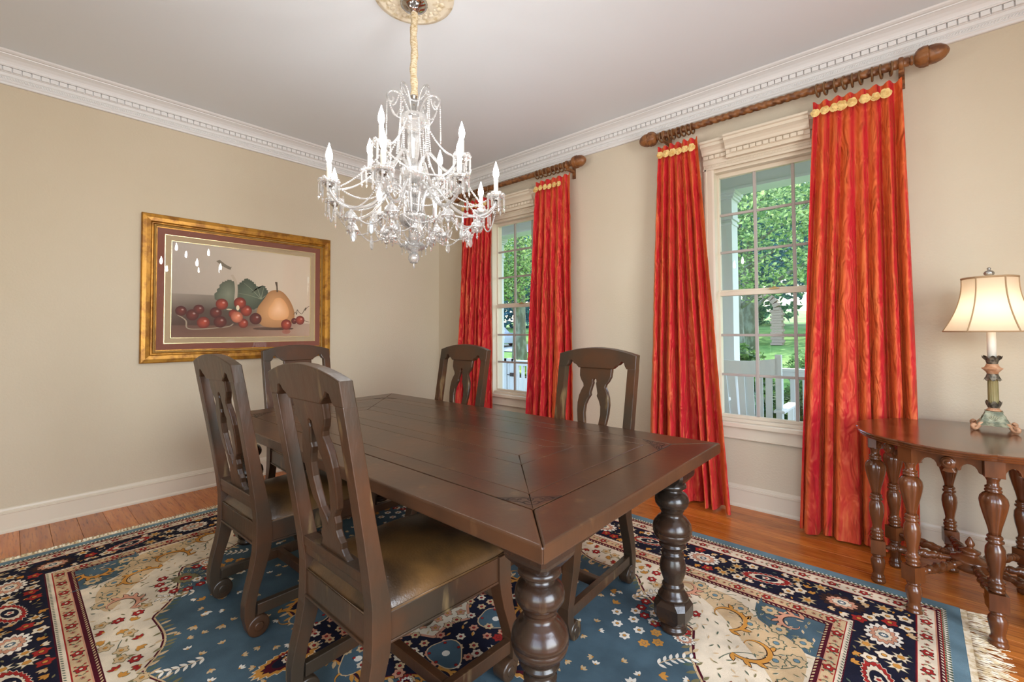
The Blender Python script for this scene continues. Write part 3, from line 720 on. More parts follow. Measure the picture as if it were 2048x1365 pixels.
def fanp(c, a, s, cols):
    """big fan palmette: rings of petals"""
    for ring, (rr, n, col) in enumerate(((1, 15, cols[0]), (.72, 12, cols[1]), (.46, 9, cols[2]))):
        P = [(r*cos(t), r*sin(t)) for k in range(n) for (r, t) in ((rr*.80, 2*pi*k/n), (rr, 2*pi*(k+.35)/n), (rr, 2*pi*(k+.65)/n))]
        shape(P, c, a, s*1.06, Z3+.0002*ring, c_out, s*.80); shape(P, c, a, s, Z3+.0002*ring+.0001, col, s*.75)
    shape(CIR, c, a, s*.20, Z6, cols[3]); shape(STAR, c, a, s*.14, Z6+.0001, c_white)
def serrp(c, a, s, cols):
    """lozenge palmette with a saw-toothed rim"""
    for ring, (rr, n, col) in enumerate(((1, 22, cols[0]), (.72, 16, cols[1]), (.46, 1, cols[2]))):
        if n > 1: P = [(r*cos(t)*(1+.18*cos(2*t)), r*sin(t)*(1+.1*cos(2*t))) for k in range(n) for (r, t) in ((rr*.86, 2*pi*k/n), (rr, 2*pi*(k+.5)/n))]
        else: P = [(rr*p[0]*1.1, rr*p[1]) for p in blob(0, 1, 0, 18)]
        shape(P, c, a, s*1.05, Z3+.0002*ring, c_cream if ring == 0 else c_out, s*.58); shape(P, c, a, s, Z3+.0002*ring+.0001, col, s*.55)
    shape(BL5, c, a, s*.18, Z6, c_cream, s*.14); shape(CIR, c, a, s*.08, Z6+.0001, c_red)
def rect(d0, d1, col, z):
    """frame band between inward offsets d0 and d1 (x scale 1, y scale 1.23)"""
    k = 1.23; o = [(RGX-d0, RGY-d0*k), (-(RGX-d0), RGY-d0*k), (-(RGX-d0), -(RGY-d0*k)), (RGX-d0, -(RGY-d0*k))]
    i = [(RGX-d1, RGY-d1*k), (-(RGX-d1), RGY-d1*k), (-(RGX-d1), -(RGY-d1*k)), (RGX-d1, -(RGY-d1*k))]
    for q in range(4): A.poly([o[q], o[(q+1) % 4], i[(q+1) % 4], i[q]], z, col)
def side_iter(d, step):
    """positions along a frame line at inward offset d: (x, y, direction angle)"""
    k = 1.23; X, Y = RGX-d, RGY-d*k; out = []
    for (a, b, ang) in (((-X, Y), (X, Y), 0), ((X, Y), (X, -Y), -pi/2), ((X, -Y), (-X, -Y), pi), ((-X, -Y), (-X, Y), pi/2)):
        L = math.hypot(b[0]-a[0], b[1]-a[1]); n = max(1, round(L/step))
        for i in range(n): t = (i+.5)/n; out.append((a[0]+(b[0]-a[0])*t, a[1]+(b[1]-a[1])*t, ang, i))
    return out
FX, FY = RGX-.43, RGY-.43*1.23
rect(0, .045, c_blue2, RUGZ); rect(.045, .062, c_green, RUGZ); rect(.062, .066, c_red, RUGZ); rect(.066, .080, c_dred, RUGZ); rect(.080, .085, c_pink, RUGZ)
rect(.085, .140, c_cream, RUGZ); rect(.140, .143, c_red, RUGZ); rect(.143, .147, c_dred, RUGZ); rect(.147, .340, c_navy, RUGZ); rect(.340, .345, c_dred, RUGZ)
rect(.345, .362, c_cream, RUGZ); rect(.362, .366, c_red, RUGZ); rect(.366, .404, c_tan, RUGZ); rect(.404, .408, c_pink, RUGZ); rect(.408, .430, c_dred, RUGZ)
A.poly([(-FX, -FY), (FX, -FY), (FX, FY), (-FX, FY)], RUGZ, c_cream)
TRI = [(-.5, -.5), (.5, -.5), (0, .6)]
for (x, y, a, i) in side_iter(.050, .017): shape(TRI, (x, y), a, .013, Z2, c_white)
for (x, y, a, i) in side_iter(.060, .017): shape(TRI, (x, y), a+pi, .008, Z2, c_tan)
for (x, y, a, i) in side_iter(.074, .020): leaf((x-.006*cos(a), y-.006*sin(a)), a+.5, .016, c_cream, c_dred)
for (x, y, a, i) in side_iter(.354, .018): leaf((x-.005*cos(a), y-.005*sin(a)), a+.7, .015, c_green, c_cream)
for (x, y, a, i) in side_iter(.419, .020): leaf((x-.006*cos(a), y-.006*sin(a)), a-.5, .018, c_tan, c_dred)
for d, st in ((.112, .062), (.386, .062)):
    for (x, y, a, i) in side_iter(d, st):
        if i % 2: flower((x, y), .0165, c_red, c_cream, kind=BL5)
        else:
            flower((x, y), .009, c_pink, c_red, kind=STAR)
        for s_ in (-1, 1): leaf((x+.018*cos(a), y+.018*sin(a)), a+s_*.9, .017, c_green if s_ > 0 else c_olive, c_tan); shape(CIR, (x+.030*cos(a)-s_*.014*sin(a), y+.030*sin(a)+s_*.014*cos(a)), 0, .0045, Z3, c_red)
# main navy border: palmettes alternating, filled with small lilies and stars
taken = []
def free(p, r): return all((p[0]-q[0])**2+(p[1]-q[1])**2 > (r+q[2])**2 for q in taken)
for (x, y, a, i) in side_iter(.2435, .31):
    if i % 2: serrp((x, y), a+.25, .098, (c_red, c_cream, c_navy))
    else: fanp((x, y), a, .084, (c_white, c_pink, c_cream, c_blue))
    taken.append((x, y, .070)); taken.append((x+.035*cos(a), y+.035*sin(a), .055)); taken.append((x-.035*cos(a), y-.035*sin(a), .055))
def in_band(p, d0, d1):
    k = 1.23; return not (abs(p[0]) < RGX-d1 and abs(p[1]) < RGY-d1*k) and abs(p[0]) < RGX-d0 and abs(p[1]) < RGY-d0*k
n = 0
for _ in range(24000):
    if rg.random() < .55: p = (rg.uniform(-RGX, RGX), rg.choice((-1, 1))*(RGY-rg.uniform(.18, .42)))
    else: p = (rg.choice((-1, 1))*(RGX-rg.uniform(.147, .34)), rg.uniform(-RGY, RGY))
    r = rg.choice((.036, .032, .028)) if _ < 5000 else rg.choice((.024, .020))
    if _ > 12000: r = .0145
    if in_band(p, .147+r*.8, .340-r*.8) and free(p, r*.88):
        taken.append((p[0], p[1], r*.88)); n += 1
        if r > .03: flower(p, r*.95, c_cream if rg.random() < .5 else c_tan, c_gold, c_olive, STAR); shape(BL5, p, 0, r*.36, Z6+.0001, c_gold)
        elif r > .025: flower(p, r*.88, c_cream if rg.random() < .6 else c_red, c_gold, c_out, BL5)
        elif r > .016: lily(p, rg.uniform(0, 6.28), r*1.35, rg.choice((c_cream, c_gold, c_tan)))
        else: leaf((p[0]-.008, p[1]), rg.uniform(0, 6.28), .022, rg.choice((c_olive, c_tan, c_green, c_gold)), c_navy)
# field regions
def sup(th, a, b, e):
    c, s = abs(cos(th)), abs(sin(th)); return 1/((c/a)**e+(s/b)**e)**(1/e)
def blue_r(th): return sup(th, 1.36, .955, 2.5)*(1-.055*abs(cos(9*th))-.03*abs(cos(4.5*th+.6)))
def navy_r(th): return sup(th, .60, .50, 2.0)*(1-.10*abs(cos(5*th)))
def core_r(th): return sup(th, .34, .28, 2.0)*(1-.12*abs(cos(6*th+.4)))
def ringpts(f, n=220, k=1.0): return [(f(2*pi*i/n)*k*cos(2*pi*i/n), f(2*pi*i/n)*k*sin(2*pi*i/n)) for i in range(n)]
A.poly(ringpts(blue_r, 300, 1.012), Z1, c_dred); A.poly(ringpts(blue_r, 300, 1.004), Z1+.0001, c_tan); A.poly(ringpts(blue_r, 300, .996), Z1+.0002, c_blue)
A.poly(ringpts(navy_r, 200, 1.035), Z2, c_gold); A.poly(ringpts(navy_r, 200, 1.01), Z2+.0001, c_dred); A.poly(ringpts(navy_r), Z2+.0002, c_navy)
A.poly(ringpts(core_r, 200, 1.05), Z2+.00025, c_pink); A.poly(ringpts(core_r), Z2+.00028, c_cream)
# leafy fringe along scalloped edges
for i in range(230):
    th = 2*pi*i/230; r = blue_r(th); p = (r*cos(th), r*sin(th)); leaf(p, th+pi+rg.uniform(.3, .7), .042, rg.choice((c_olive, c_green, c_tan)), c_blue)
    if i % 2: leaf((p[0]*1.006, p[1]*1.006), th+rg.uniform(.5, 1.0), .034, rg.choice((c_olive, c_tan)), c_cream)
for i in range(90):
    th = 2*pi*i/90; r = navy_r(th)*1.02; leaf((r*cos(th), r*sin(th)), th+.6, .042, rg.choice((c_gold, c_tan)), c_blue)
def scroll(c, a, s, col, w=.014, out=c_out, turns=1.6, hand=1):
    pts = []
    for k in range(22):
        t = k/21*.80; rr = s*(1-t)**.8; th = a+hand*t*turns*2*pi*.62; pts.append((c[0]+rr*cos(th), c[1]+rr*sin(th)))
    ww = [w*(.35+.9*math.sin(pi*min(1, k/21*1.15+.05)))*(1-.55*k/21) for k in range(22)]
    A.ribbon(pts, [q*1.5 for q in ww], zz(Z2+.0003), out); A.ribbon(pts, ww, zz(Z3+.0003), col)
    for k in range(0, 12, 2):
        dx, dy = pts[k+1][0]-pts[k][0], pts[k+1][1]-pts[k][1]; an = math.atan2(dy, dx)
        leaf(pts[k], an-hand*.9, w*2.4, col, out)
def vine(p0, p1, bend, col, w=.0045):
    mx, my = (p0[0]+p1[0])/2-(p1[1]-p0[1])*bend, (p0[1]+p1[1])/2+(p1[0]-p0[0])*bend
    pts = [((1-t)**2*p0[0]+2*t*(1-t)*mx+t*t*p1[0], (1-t)**2*p0[1]+2*t*(1-t)*my+t*t*p1[1]) for t in [k/12 for k in range(13)]]
    A.ribbon(pts, w, zz(Z2+.0003), col); return pts
# four-fold symmetric field ornament, built in one quadrant and mirrored
def sym(fn):
    for sx in (1, -1):
        for sy in (1, -1): fn(sx, sy)
def q_field(sx, sy):
    m_ = lambda x, y: (sx*x, sy*y); an = lambda a: math.atan2(sy*sin(a), sx*cos(a)); hd = sx*sy
    # corner: blue spandrel pieces, tan arcs with orange acanthus scrolls
    A.poly([m_(x, y) for x, y in ([(FX, FY), (FX-.24, FY)]+arc(FX-.02, FY-.02, .24, 165, 285, 8)+[(FX, FY-.24)])], zz(Z1), c_blue)
    A.poly([m_(x, y) for x, y in smooth_poly([(FX-.02, FY-.26), (FX-.10, FY-.20), (FX-.22, FY-.16), (FX-.32, FY-.05), (FX-.50, FY-.03), (FX-.62, FY-.07), (FX-.45, FY-.15), (FX-.33, FY-.24), (FX-.22, FY-.36), (FX-.12, FY-.46), (FX-.03, FY-.60), (FX-.01, FY-.45)], 2)], zz(Z1), c_tan)
    for (x, y, a, s) in ((FX-.56, FY-.10, 3.6, .085), (FX-.34, FY-.22, 5.2, .10), (FX-.20, FY-.36, 4.2, .095), (FX-.09, FY-.58, 5.0, .085), (FX-.10, FY-.09, 1.2, .07)):
        scroll(m_(x, y), an(a), s, rg.choice((c_gold, c_pink, c_gold)), .018, hand=hd)
    for (x, y) in ((FX-.42, FY-.09), (FX-.30, FY-.12), (FX-.24, FY-.21), (FX-.13, FY-.27), (FX-.11, FY-.38), (FX-.05, FY-.49), (FX-.05, FY-.33), (FX-.50, FY-.05), (FX-.14, FY-.17), (FX-.2, FY-.05), (FX-.05, FY-.2)):
        flower(m_(x, y), .030, c_tan, c_blue2, c_green, BL8)
    # central palmette of the corner ringed with red flowers
    c = m_(FX-.52, FY-.37); fanp(c, an(.8), .062, (c_olive, c_gold, c_red, c_dred))
    for k in range(10):
        t = 2*pi*(k+.5)/12+.6; p = (c[0]+sx*.125*cos(t), c[1]+sy*.105*sin(t)); flower(p, .019, c_red, c_cream, c_dred, BL6)
    for k in range(14): t = 2*pi*k/14; leaf((c[0]+.066*cos(t), c[1]+.058*sin(t)), t, .03, c_green, c_cream)
    # blue field sprays
    c = m_(.93, .48)
    for (dx, dy) in ((0, 0), (.06, .03), (-.05, .05), (.02, .09), (-.09, -.02), (-.03, -.07), (.05, -.06), (.09, -.02), (-.07, .11), (.10, .08), (-.13, .05), (.0, .15)):
        flower((c[0]+sx*dx, c[1]+sy*dy), .021, c_white if dx < .05 else c_gold, c_gold, c_blue, BL6)
    fanp((c[0]+sx*.16, c[1]+sy*.07), an(0), .045, (c_white, c_pink, c_white, c_blue))
    for (x, y) in ((.64, .60), (.70, .66), (.58, .68), (.76, .58), (.5, .74), (1.1, .3), (1.16, .22), (1.04, .2), (.82, .70), (.42, .66)):
        lily(m_(x, y), rg.uniform(0, 6.28), .030, rg.choice((c_white, c_tan, c_gold)), c_blue)
    for (x, y, a) in ((1.12, .40, .9), (.86, .72, 1.2), (.30, .82, 1.6), (1.22, .12, .2)):
        v = vine(m_(x-.05, y-.05), m_(x+.09*cos(a), y+.09*sin(a)), .2*hd, c_tan)
        for k in range(0, 12, 2):
            for s_ in (-1, 1): leaf(v[k], an(a)+s_*.9, .034, c_white, c_blue)
    # navy medallion: blue pods with palmettes and gold scrolls
    for (x, y, a) in ((.43, .14, .3), (.20, .38, 1.2)):
        p = m_(x, y); shape(blob(0, 3, .12, 24), p, an(a), .082, Z4, c_tan, .068); shape(blob(0, 3, .12, 24), p, an(a), .077, Z4+.0001, c_blue, .063)
        for k in range(9): t = an(a)+pi+(k-4)*.33; leaf((p[0]+.008*cos(t), p[1]+.008*sin(t)), t, .046, c_pink if k % 2 else c_tan, c_out)
        for k in range(9): leaf(p, an(a)+pi+(k-4)*.33, .042, c_tan, c_out)
        shape(CIR, p, 0, .016, Z6, c_white)
    for (x, y) in ((.31, .27), (.36, .22), (.25, .24), (.52, .06), (.09, .43), (.38, .32), (.3, .36)): flower(m_(x, y), .021, rg.choice((c_pink, c_red, c_cream)), c_red, c_out, BL6)
    fanp(m_(.44, .33), an(.7), .045, (c_red, c_white, c_dred, c_gold)); scroll(m_(.52, .24), an(2.2), .07, c_gold, .014, hand=hd); scroll(m_(.26, .47), an(0), .07, c_gold, .014, hand=-hd)
sym(q_field)
for (x, s_) in ((.66, 1), (-.66, -1)): serrp((x, 0), 0, .11, (c_gold, c_dred, c_navy)); fanp((x+.0, 0), 0, .05, (c_red, c_white, c_gold, c_dred))
for (y, s_) in ((.56, 1), (-.56, -1)): serrp((0, y), pi/2, .11, (c_gold, c_dred, c_navy)); fanp((0, y), 0, .05, (c_red, c_white, c_gold, c_dred))
# scattered filling of cream field, blue field, navy and core
def region(p):
    r = math.hypot(*p); th = math.atan2(p[1], p[0])
    if r < core_r(th)*.93: return 'core'
    if r < navy_r(th)*.93: return 'navy'
    if r < navy_r(th)*1.1: return None
    if r < blue_r(th)*.965: return 'blue'
    if r > blue_r(th)*1.05 and abs(p[0]) < FX-.02 and abs(p[1]) < FY-.02: return 'cream'
taken2 = []
cells = {}
def ok2(p, r):
    kx, ky = int(p[0]*12), int(p[1]*12)
    for i in (-1, 0, 1):
        for j in (-1, 0, 1):
            for q in cells.get((kx+i, ky+j), ()):
                if (p[0]-q[0])**2+(p[1]-q[1])**2 < (r+q[2])**2: return False
    cells.setdefault((kx, ky), []).append((p[0], p[1], r)); return True
for _ in range(30000):
    p = (rg.uniform(0, FX), rg.uniform(0, FY)); g = region(p)
    if not g: continue
    corner = p[0] > FX-.66 and p[1] > FY-.62
    if g == 'blue' and (rg.random() > .006 or math.hypot(p[0]-.95, p[1]-.52) < .2): continue
    r = .026 if _ < 12000 else .0165
    if corner and g == 'cream': r = .017
    if not ok2(p, r): continue
    rr = r; t = rg.random(); a = rg.uniform(0, 6.28)
    for sx in (1, -1):
        for sy in (1, -1):
            c = (p[0]*sx, p[1]*sy)
            if g == 'cream':
                if rr > .02:
                    if t < .38: flower(c, .021, c_tan, c_gold, c_olive, BL5, a); leaf(c, a, .045, c_olive, c_cream)
                    elif t < .6: flower(c, .019, c_red, c_cream, c_dred, BL6, a)
                    else: lily(c, a, .028, c_gold if t < .85 else c_red, c_olive)
                else: leaf(c, a, .026, rg.choice((c_olive, c_green, c_tan)), c_cream, .7)
            elif g == 'blue': lily(c, a, .022, c_tan if t < .5 else c_white, c_blue)
            elif g == 'navy':
                if rr > .02: flower(c, .018, rg.choice((c_pink, c_tan, c_cream)), c_red, c_out, BL6, a)
                else: leaf(c, a, .026, rg.choice((c_olive, c_gold, c_tan)), c_navy)
            else:
                if rr > .02: flower(c, .018, c_pink, c_gold, c_olive, BL5, a)
                else: leaf(c, a, .024, c_olive, c_cream, .7)
for k in range(170):
    a = rg.uniform(0, 6.28); p = (rg.uniform(-FX, FX), rg.uniform(-FY, FY))
    if region(p) == 'cream': vine(p, (p[0]+.16*cos(a), p[1]+.16*sin(a)), .3, c_green, .0035)
RUGM = colmat('rug_wool_pile', 1.0, bump=(350, .25, 3), mult=(7, .80, 1.16))
bsdf(RUGM).inputs['Specular IOR Level'].default_value = .12
A.build('pile', RUGM, RG)
RB = mat('rug_backing', lin('#3c5d6c'), .9)
MB().box(-RGX-.002, RGX+.002, -RGY-.002, RGY+.002, 0.0005, RUGZ-.0006).build('backing', RB, RG, bevel=.003)
FRG = mat('cream_fringe_cotton', lin('#ecdcc0'), .9, var=(lin('#cfb68c'), 40, (1, 1, 1), .45, .6))
for s_, nm, L, cnt in ((-1, 'left', .062, 190), (1, 'right', .105, 170)):
    m = MB(); x0 = s_*RGX
    m.box(min(x0, x0+s_*.022), max(x0, x0+s_*.022), -RGY, RGY, .0005, .008)
    rf = random.Random(3)
    for i in range(cnt):
        y0 = -RGY+2*RGY*(i+.5)/cnt
        if s_ < 0: m.sphere((x0-.022-rf.uniform(.006, .018), y0+rf.uniform(-.004, .004), .008+rf.uniform(0, .004)), rf.uniform(.007, .010), 6, 4, (1.1, 1, .8))
        for q in range(5):
            a = rf.uniform(-.45, .45); l = L*rf.uniform(.6, 1.05); yy_ = y0+rf.uniform(-.006, .006)
            pts = [(x0+s_*.020, yy_, .006)]
            for k in range(1, 4): pts.append((x0+s_*(.020+l*k/3), yy_+sin(a)*l*k/3+rf.uniform(-.003, .003), rf.uniform(.0035, .008)))
            m.tube(pts, [.0022, .0022, .0018, .0012], 4)
    o = m.build('fringe', FRG, RG, norm=False); tag(o, kind='stuff')

# ================================================================== DINING TABLE
TX0, TX1, TY0, TY1, TZ = 1.20, 3.70, -2.702, -1.448, .77
DT = empty('dining_table', ((TX0+TX1)/2, (TY0+TY1)/2, RUGZ), 0, 'long dark distressed wooden dining table with mitred plank top and fat turned legs', 'table')
ins = [0, .155, .24, .45, .54]; gp = .0011
for i in range(4):
    a, b = ins[i], ins[i+1]
    th = .045 if i == 0 else .020
    for (P0, P1, Q1, Q0) in (((TX0+a, TY0+a), (TX1-a, TY0+a), (TX1-b, TY0+b), (TX0+b, TY0+b)), ((TX1-a, TY0+a), (TX1-a, TY1-a), (TX1-b, TY1-b), (TX1-b, TY0+b)),
                             ((TX1-a, TY1-a), (TX0+a, TY1-a), (TX0+b, TY1-b), (TX1-b, TY1-b)), ((TX0+a, TY1-a), (TX0+a, TY0+a), (TX0+b, TY0+b), (TX0+b, TY1-b))):
        cx = sum(p[0] for p in (P0, P1, Q1, Q0))/4; cy = sum(p[1] for p in (P0, P1, Q1, Q0))/4
        # shrink by the groove: move each corner towards the board's middle by the gap
        def sh(p, q, outer):
            dx = gp if cx > p[0] else -gp; dy = gp if cy > p[1] else -gp
            return (p[0]+dx*(0 if (outer and i == 0) else 1), p[1]+dy*(0 if (outer and i == 0) else 1))
        poly = [sh(P0, 0, True), sh(P1, 0, True), sh(Q1, 0, False), sh(Q0, 0, False)]
        o = MB().prism(poly, TZ-th, TZ, 'z').build('plank', TABLEE if False else TABLEW, DT, bevel=.0014 if i else .007, world=True, segs=1 if i else 3)
d = ins[4]
MB().box(TX0+d+gp, TX1-d-gp, TY0+d+gp, TY1-d-gp, TZ-.02, TZ).build('plank', TABLEW, DT, bevel=.0014, world=True, segs=1)
MB().box(TX0+.14, TX1-.14, TY0+.14, TY1-.14, TZ-.04, TZ-.0195).build('underlay', GROOVE, DT, world=True)
MB().box(TX0+.028, TX1-.028, TY0+.028, TY1-.028, TZ-.062, TZ-.0455).build('lower_moulding', TABLEE, DT, world=True, bevel=.004)
m = MB()
for (x0, x1, y0, y1) in ((TX0+.13, TX1-.13, TY0+.12, TY0+.145), (TX0+.13, TX1-.13, TY1-.145, TY1-.12), (TX0+.12, TX0+.145, TY0+.13, TY1-.13), (TX1-.145, TX1-.12, TY0+.13, TY1-.13)): m.box(x0, x1, y0, y1, .655, TZ-.06)
m.build('apron', LEGW, DT, world=True, bevel=.002)
LEGP = [(.043, .625), (.058, .618), (.060, .606), (.052, .600), (.040, .597), (.038, .590), (.046, .583), (.058, .576), (.066, .563), (.069, .549), (.067, .535), (.058, .521), (.047, .513), (.049, .507),
        (.045, .503), (.043, .493), (.047, .483), (.057, .477), (.060, .472), (.066, .465), (.075, .452), (.078, .438), (.079, .425), (.0765, .4235), (.0765, .419), (.078, .417), (.073, .400), (.062, .387), (.050, .378), (.047, .370), (.054, .366), (.054, .360), (.047, .356),
        (.040, .345), (.041, .335), (.046, .331), (.046, .325), (.041, .321), (.045, .308), (.050, .292), (.053, .275), (.051, .255), (.045, .235), (.038, .215), (.037, .208), (.042, .203), (.044, .196), (.041, .190), (.045, .180), (.054, .165), (.060, .158), (.062, .150)]
def table_leg(x, y):
    m = MB(); z0 = RUGZ
    # square cap block with clipped corners under the top
    def octo(h, c): return [(x-h+c, y-h), (x+h-c, y-h), (x+h, y-h+c), (x+h, y+h-c), (x+h-c, y+h), (x-h+c, y+h), (x-h, y+h-c), (x-h, y-h+c)]
    def sect(rows):
        vs = []; fs = []
        for (h, c, z) in rows: vs += [(p[0], p[1], z) for p in octo(h, c)]
        n = len(rows)
        for i in range(n-1):
            for k in range(8): k2 = (k+1) % 8; fs.append((i*8+k, i*8+k2, (i+1)*8+k2, (i+1)*8+k))
        fs.append(tuple(range(8))[::-1]); fs.append(tuple((n-1)*8+k for k in range(8))); m.add(vs, fs)
    sect([(.050, .016, .622), (.060, .016, .634), (.072, .012, .650), (.074, .010, .660), (.074, .010, .708)])
    m.lathe(LEGP, (x, y), 36)
    sect([(.046, .030, .046), (.060, .030, .060), (.066, .022, .078), (.066, .022, .122), (.060, .030, .142), (.050, .028, .154)])
    m.lathe([(.044, z0), (.050, z0+.004), (.054, .022), (.051, .034), (.044, .038), (.046, .042), (.046, .050)], (x, y), 32)
    return m.build('leg', LEGW, DT, world=True)
for x in (TX0+.14, TX1-.14):
    for y in (TY0+.162, TY1-.195): table_leg(x, y)
# carved arabesque in each corner of the top (incised, dark)
m = FlatArt(); zc = TZ+.0004
def carve(cx, cy, sx, sy):
    # local frame: a along the bisector inwards, b across
    def L(a, b): a *= .74; b *= .74; return (cx+sx*(a-b)*.7071, cy+sy*(a+b)*.7071)
    def rb(pts, w=.0030): m.ribbon([L(*p) for p in catmull2(pts)], w, zc, lin('#120c08'))
    rb([(.03, -.13), (.028, -.06), (.026, 0), (.028, .06), (.03, .13)], .0024)
    rb([(.03, -.13), (-.005, -.085), (-.02, -.045), (-.045, -.02), (-.052, 0), (-.045, .02), (-.02, .045), (-.005, .085), (.03, .13)])
    for q in (-1, 1):
        rb([(.012, q*.012), (.018, q*.03), (.008, q*.05), (.0, q*.045), (.004, q*.035)]); rb([(.01, q*.055), (.02, q*.075), (.012, q*.095), (.006, q*.085)])
        rb([(-.03, q*.006), (-.018, q*.02), (-.028, q*.034), (-.034, q*.024)]); rb([(-.005, q*.05), (.005, q*.07), (.02, q*.11)])
    rb([(.02, 0), (.008, .011), (-.008, .006), (-.012, 0), (-.008, -.006), (.008, -.011), (.02, 0)])
def catmull2(pts): return [(v.x, v.y) for v in catmull([Vector((p[0], p[1], 0)) for p in pts], 5)]
for (cx, cy, sx, sy) in ((TX1-.205, TY0+.205, -1, 1), (TX1-.205, TY1-.205, -1, -1), (TX0+.205, TY0+.205, 1, 1), (TX0+.205, TY1-.205, 1, -1)): carve(cx, cy, sx, sy)
co = m.build('corner_carving', colmat('carved_line', .8), DT); co.location = -DT.location

# ================================================================== DINING CHAIRS (front = +y)
def lean(z): return -.012-.180*(z-.50) if z > .5 else -.012
def side_poly(cl):
    f = [(y+t/2, z) for (z, y, t) in cl]; b = [(y-t/2, z) for (z, y, t) in cl]; return f+b[::-1]
SPL_L = [(-.100, .490), (-.100, .470), (-.098, .440), (-.085, .415), (-.072, .400), (-.068, .385), (-.080, .365), (-.092, .335), (-.098, .295), (-.096, .250), (-.088, .200), (-.078, .165), (-.062, .150), (-.052, .135), (-.055, .115), (-.046, .090), (-.052, .070), (-.066, .055), (-.062, .035), (-.072, .018), (-.088, .008), (-.094, -.004)]
SPL = SPL_L+[(-x, z) for x, z in SPL_L[::-1]]
HOLE_R = [(.0, .428), (.008, .424), (.011, .414), (.008, .404), (.016, .375), (.022, .352), (.019, .338), (.034, .315), (.046, .285), (.049, .240), (.042, .195), (.034, .165), (.030, .145), (.018, .132), (.006, .118), (0, .105)]
HOLE = HOLE_R+[(-x, z) for x, z in HOLE_R[-2:0:-1]]
def crest_outline(w, o=.245):
    top = [(-w+2*w*i/16, .560+.038*(1-((i-8)/8)**2)) for i in range(17)]
    bot = [(w, .488), (w-.052, .488), (w-.062, .500), (w-.070, .520), (w-.085, .524), (w-.100, .508), (w-.118, .500), (w-.135, .485), (-(w-.135), .485), (-(w-.118), .500), (-(w-.100), .508), (-(w-.085), .524), (-(w-.070), .520), (-(w-.062), .500), (-(w-.052), .488), (-w, .488)]
    return top+bot
def make_chair():
    t = empty('dining_chair', (0, 0, RUGZ), 0)
    zb = .56
    # back legs with raked posts and scroll feet
    cl = [(.020, -.046, .022), (.045, -.056, .032), (.09, -.062, .040), (.14, -.060, .043), (.20, -.048, .046), (.27, -.028, .052), (.34, -.012, .060), (.40, -.008, .064), (.48, -.010, .060), (.56, -.023, .052), (.68, -.0444, .046), (.82, -.0696, .043), (.94, -.0912, .042), (1.050, -.111, .042)]
    for s_ in (-1, 1):
        x = s_*.210; m = MB(); P = side_poly(cl)
        rows = []
        for i, (z, y, th) in enumerate(cl):
            xo = x+s_*(.007*max(0, (z-.5)/.55))      # posts splay slightly outwards
            rows.append([(xo-.023, y-th/2, z), (xo+.023, y-th/2, z), (xo+.023, y+th/2, z), (xo-.023, y+th/2, z)])
        vs = [p for r in rows for p in r]; fs = []
        for i in range(len(rows)-1):
            for k in range(4): k2 = (k+1) % 4; fs.append((i*4+k, i*4+k2, (i+1)*4+k2, (i+1)*4+k))
        n = len(rows)-1; fs += [(3, 2, 1, 0), (n*4, n*4+1, n*4+2, n*4+3)]
        m.add(vs, fs)
        T = Matrix.Translation((x, -.027, .044)) @ Matrix.Rotation(pi/2, 4, 'Y')
        m.lathe([(.039, -.026), (.043, -.022), (.043, .022), (.039, .026)], seg=20, T=T)
        m.lathe([(.016, -.030), (.020, -.027), (.020, .027), (.016, .030)], seg=12, T=T)
        m.build('back_leg', CHAIRW, t, bevel=.005)
    # front legs
    cf = [(.018, .512, .022), (.045, .522, .032), (.09, .530, .040), (.14, .528, .040), (.20, .510, .042), (.27, .488, .048), (.33, .476, .054), (.37, .472, .058), (.455, .472, .058)]
    for s_ in (-1, 1):
        x = s_*.232; m = MB(); m.prism(side_poly(cf), x-.026, x+.026, 'x')
        T = Matrix.Translation((x, .495, .038)) @ Matrix.Rotation(pi/2, 4, 'Y')
        m.lathe([(.033, -.029), (.037, -.025), (.037, .025), (.033, .029)], seg=20, T=T)
        m.lathe([(.015, -.033), (.019, -.030), (.019, .030), (.015, .033)], seg=12, T=T)
        m.lathe([(.012, 0), (.014, .003), (.012, .008)], (x, .49), 10)
        m.build('front_leg', CHAIRW, t, bevel=.005)
    # crest rail, splat, lower back rail - leaning plates
    def leanplate(ols, th, dz, name, bev=.004):
        mb = plate(ols, th, bev)
        mb.v = [(p[0], lean(p[2]+zb)+p[1]+dz, p[2]+zb) for p in mb.v]
        return mb.build(name, CHAIRW, t, norm=True)
    leanplate([crest_outline(.240)], .042, 0, 'crest_rail', .004)
    leanplate([SPL, HOLE], .024, 0, 'splat', .005)
    MB().box(-.192, .192, -.044, .000, .535, .566).box(-.190, .190, -.040, -.004, .508, .536).build('lower_back_rail', CHAIRW, t, bevel=.004)
    # seat frame
    MB().box(-.190, .190, -.034, -.006, .362, .448).box(-.190, .190, -.040, -.002, .362, .371).build('rear_seat_rail', CHAIRW, t, bevel=.003)
    MB().box(-.207, .207, .460, .488, .362, .450).box(-.207, .207, .456, .493, .362, .371).build('front_seat_rail', CHAIRW, t, bevel=.003)
    for s_ in (-1, 1):
        m = MB()
        for (w0, z0, z1) in ((.012, .362, .450), (.016, .362, .371)):
            m.prism([(s_*(.214-w0), .02), (s_*(.214+w0), .02), (s_*(.236+w0), .446), (s_*(.236-w0), .446)], z0, z1, 'z')
        m.build('side_seat_rail', CHAIRW, t, bevel=.003)
    # cushion: domed trapezoid in leather with piping
    N = 22; vs = []; fs = []
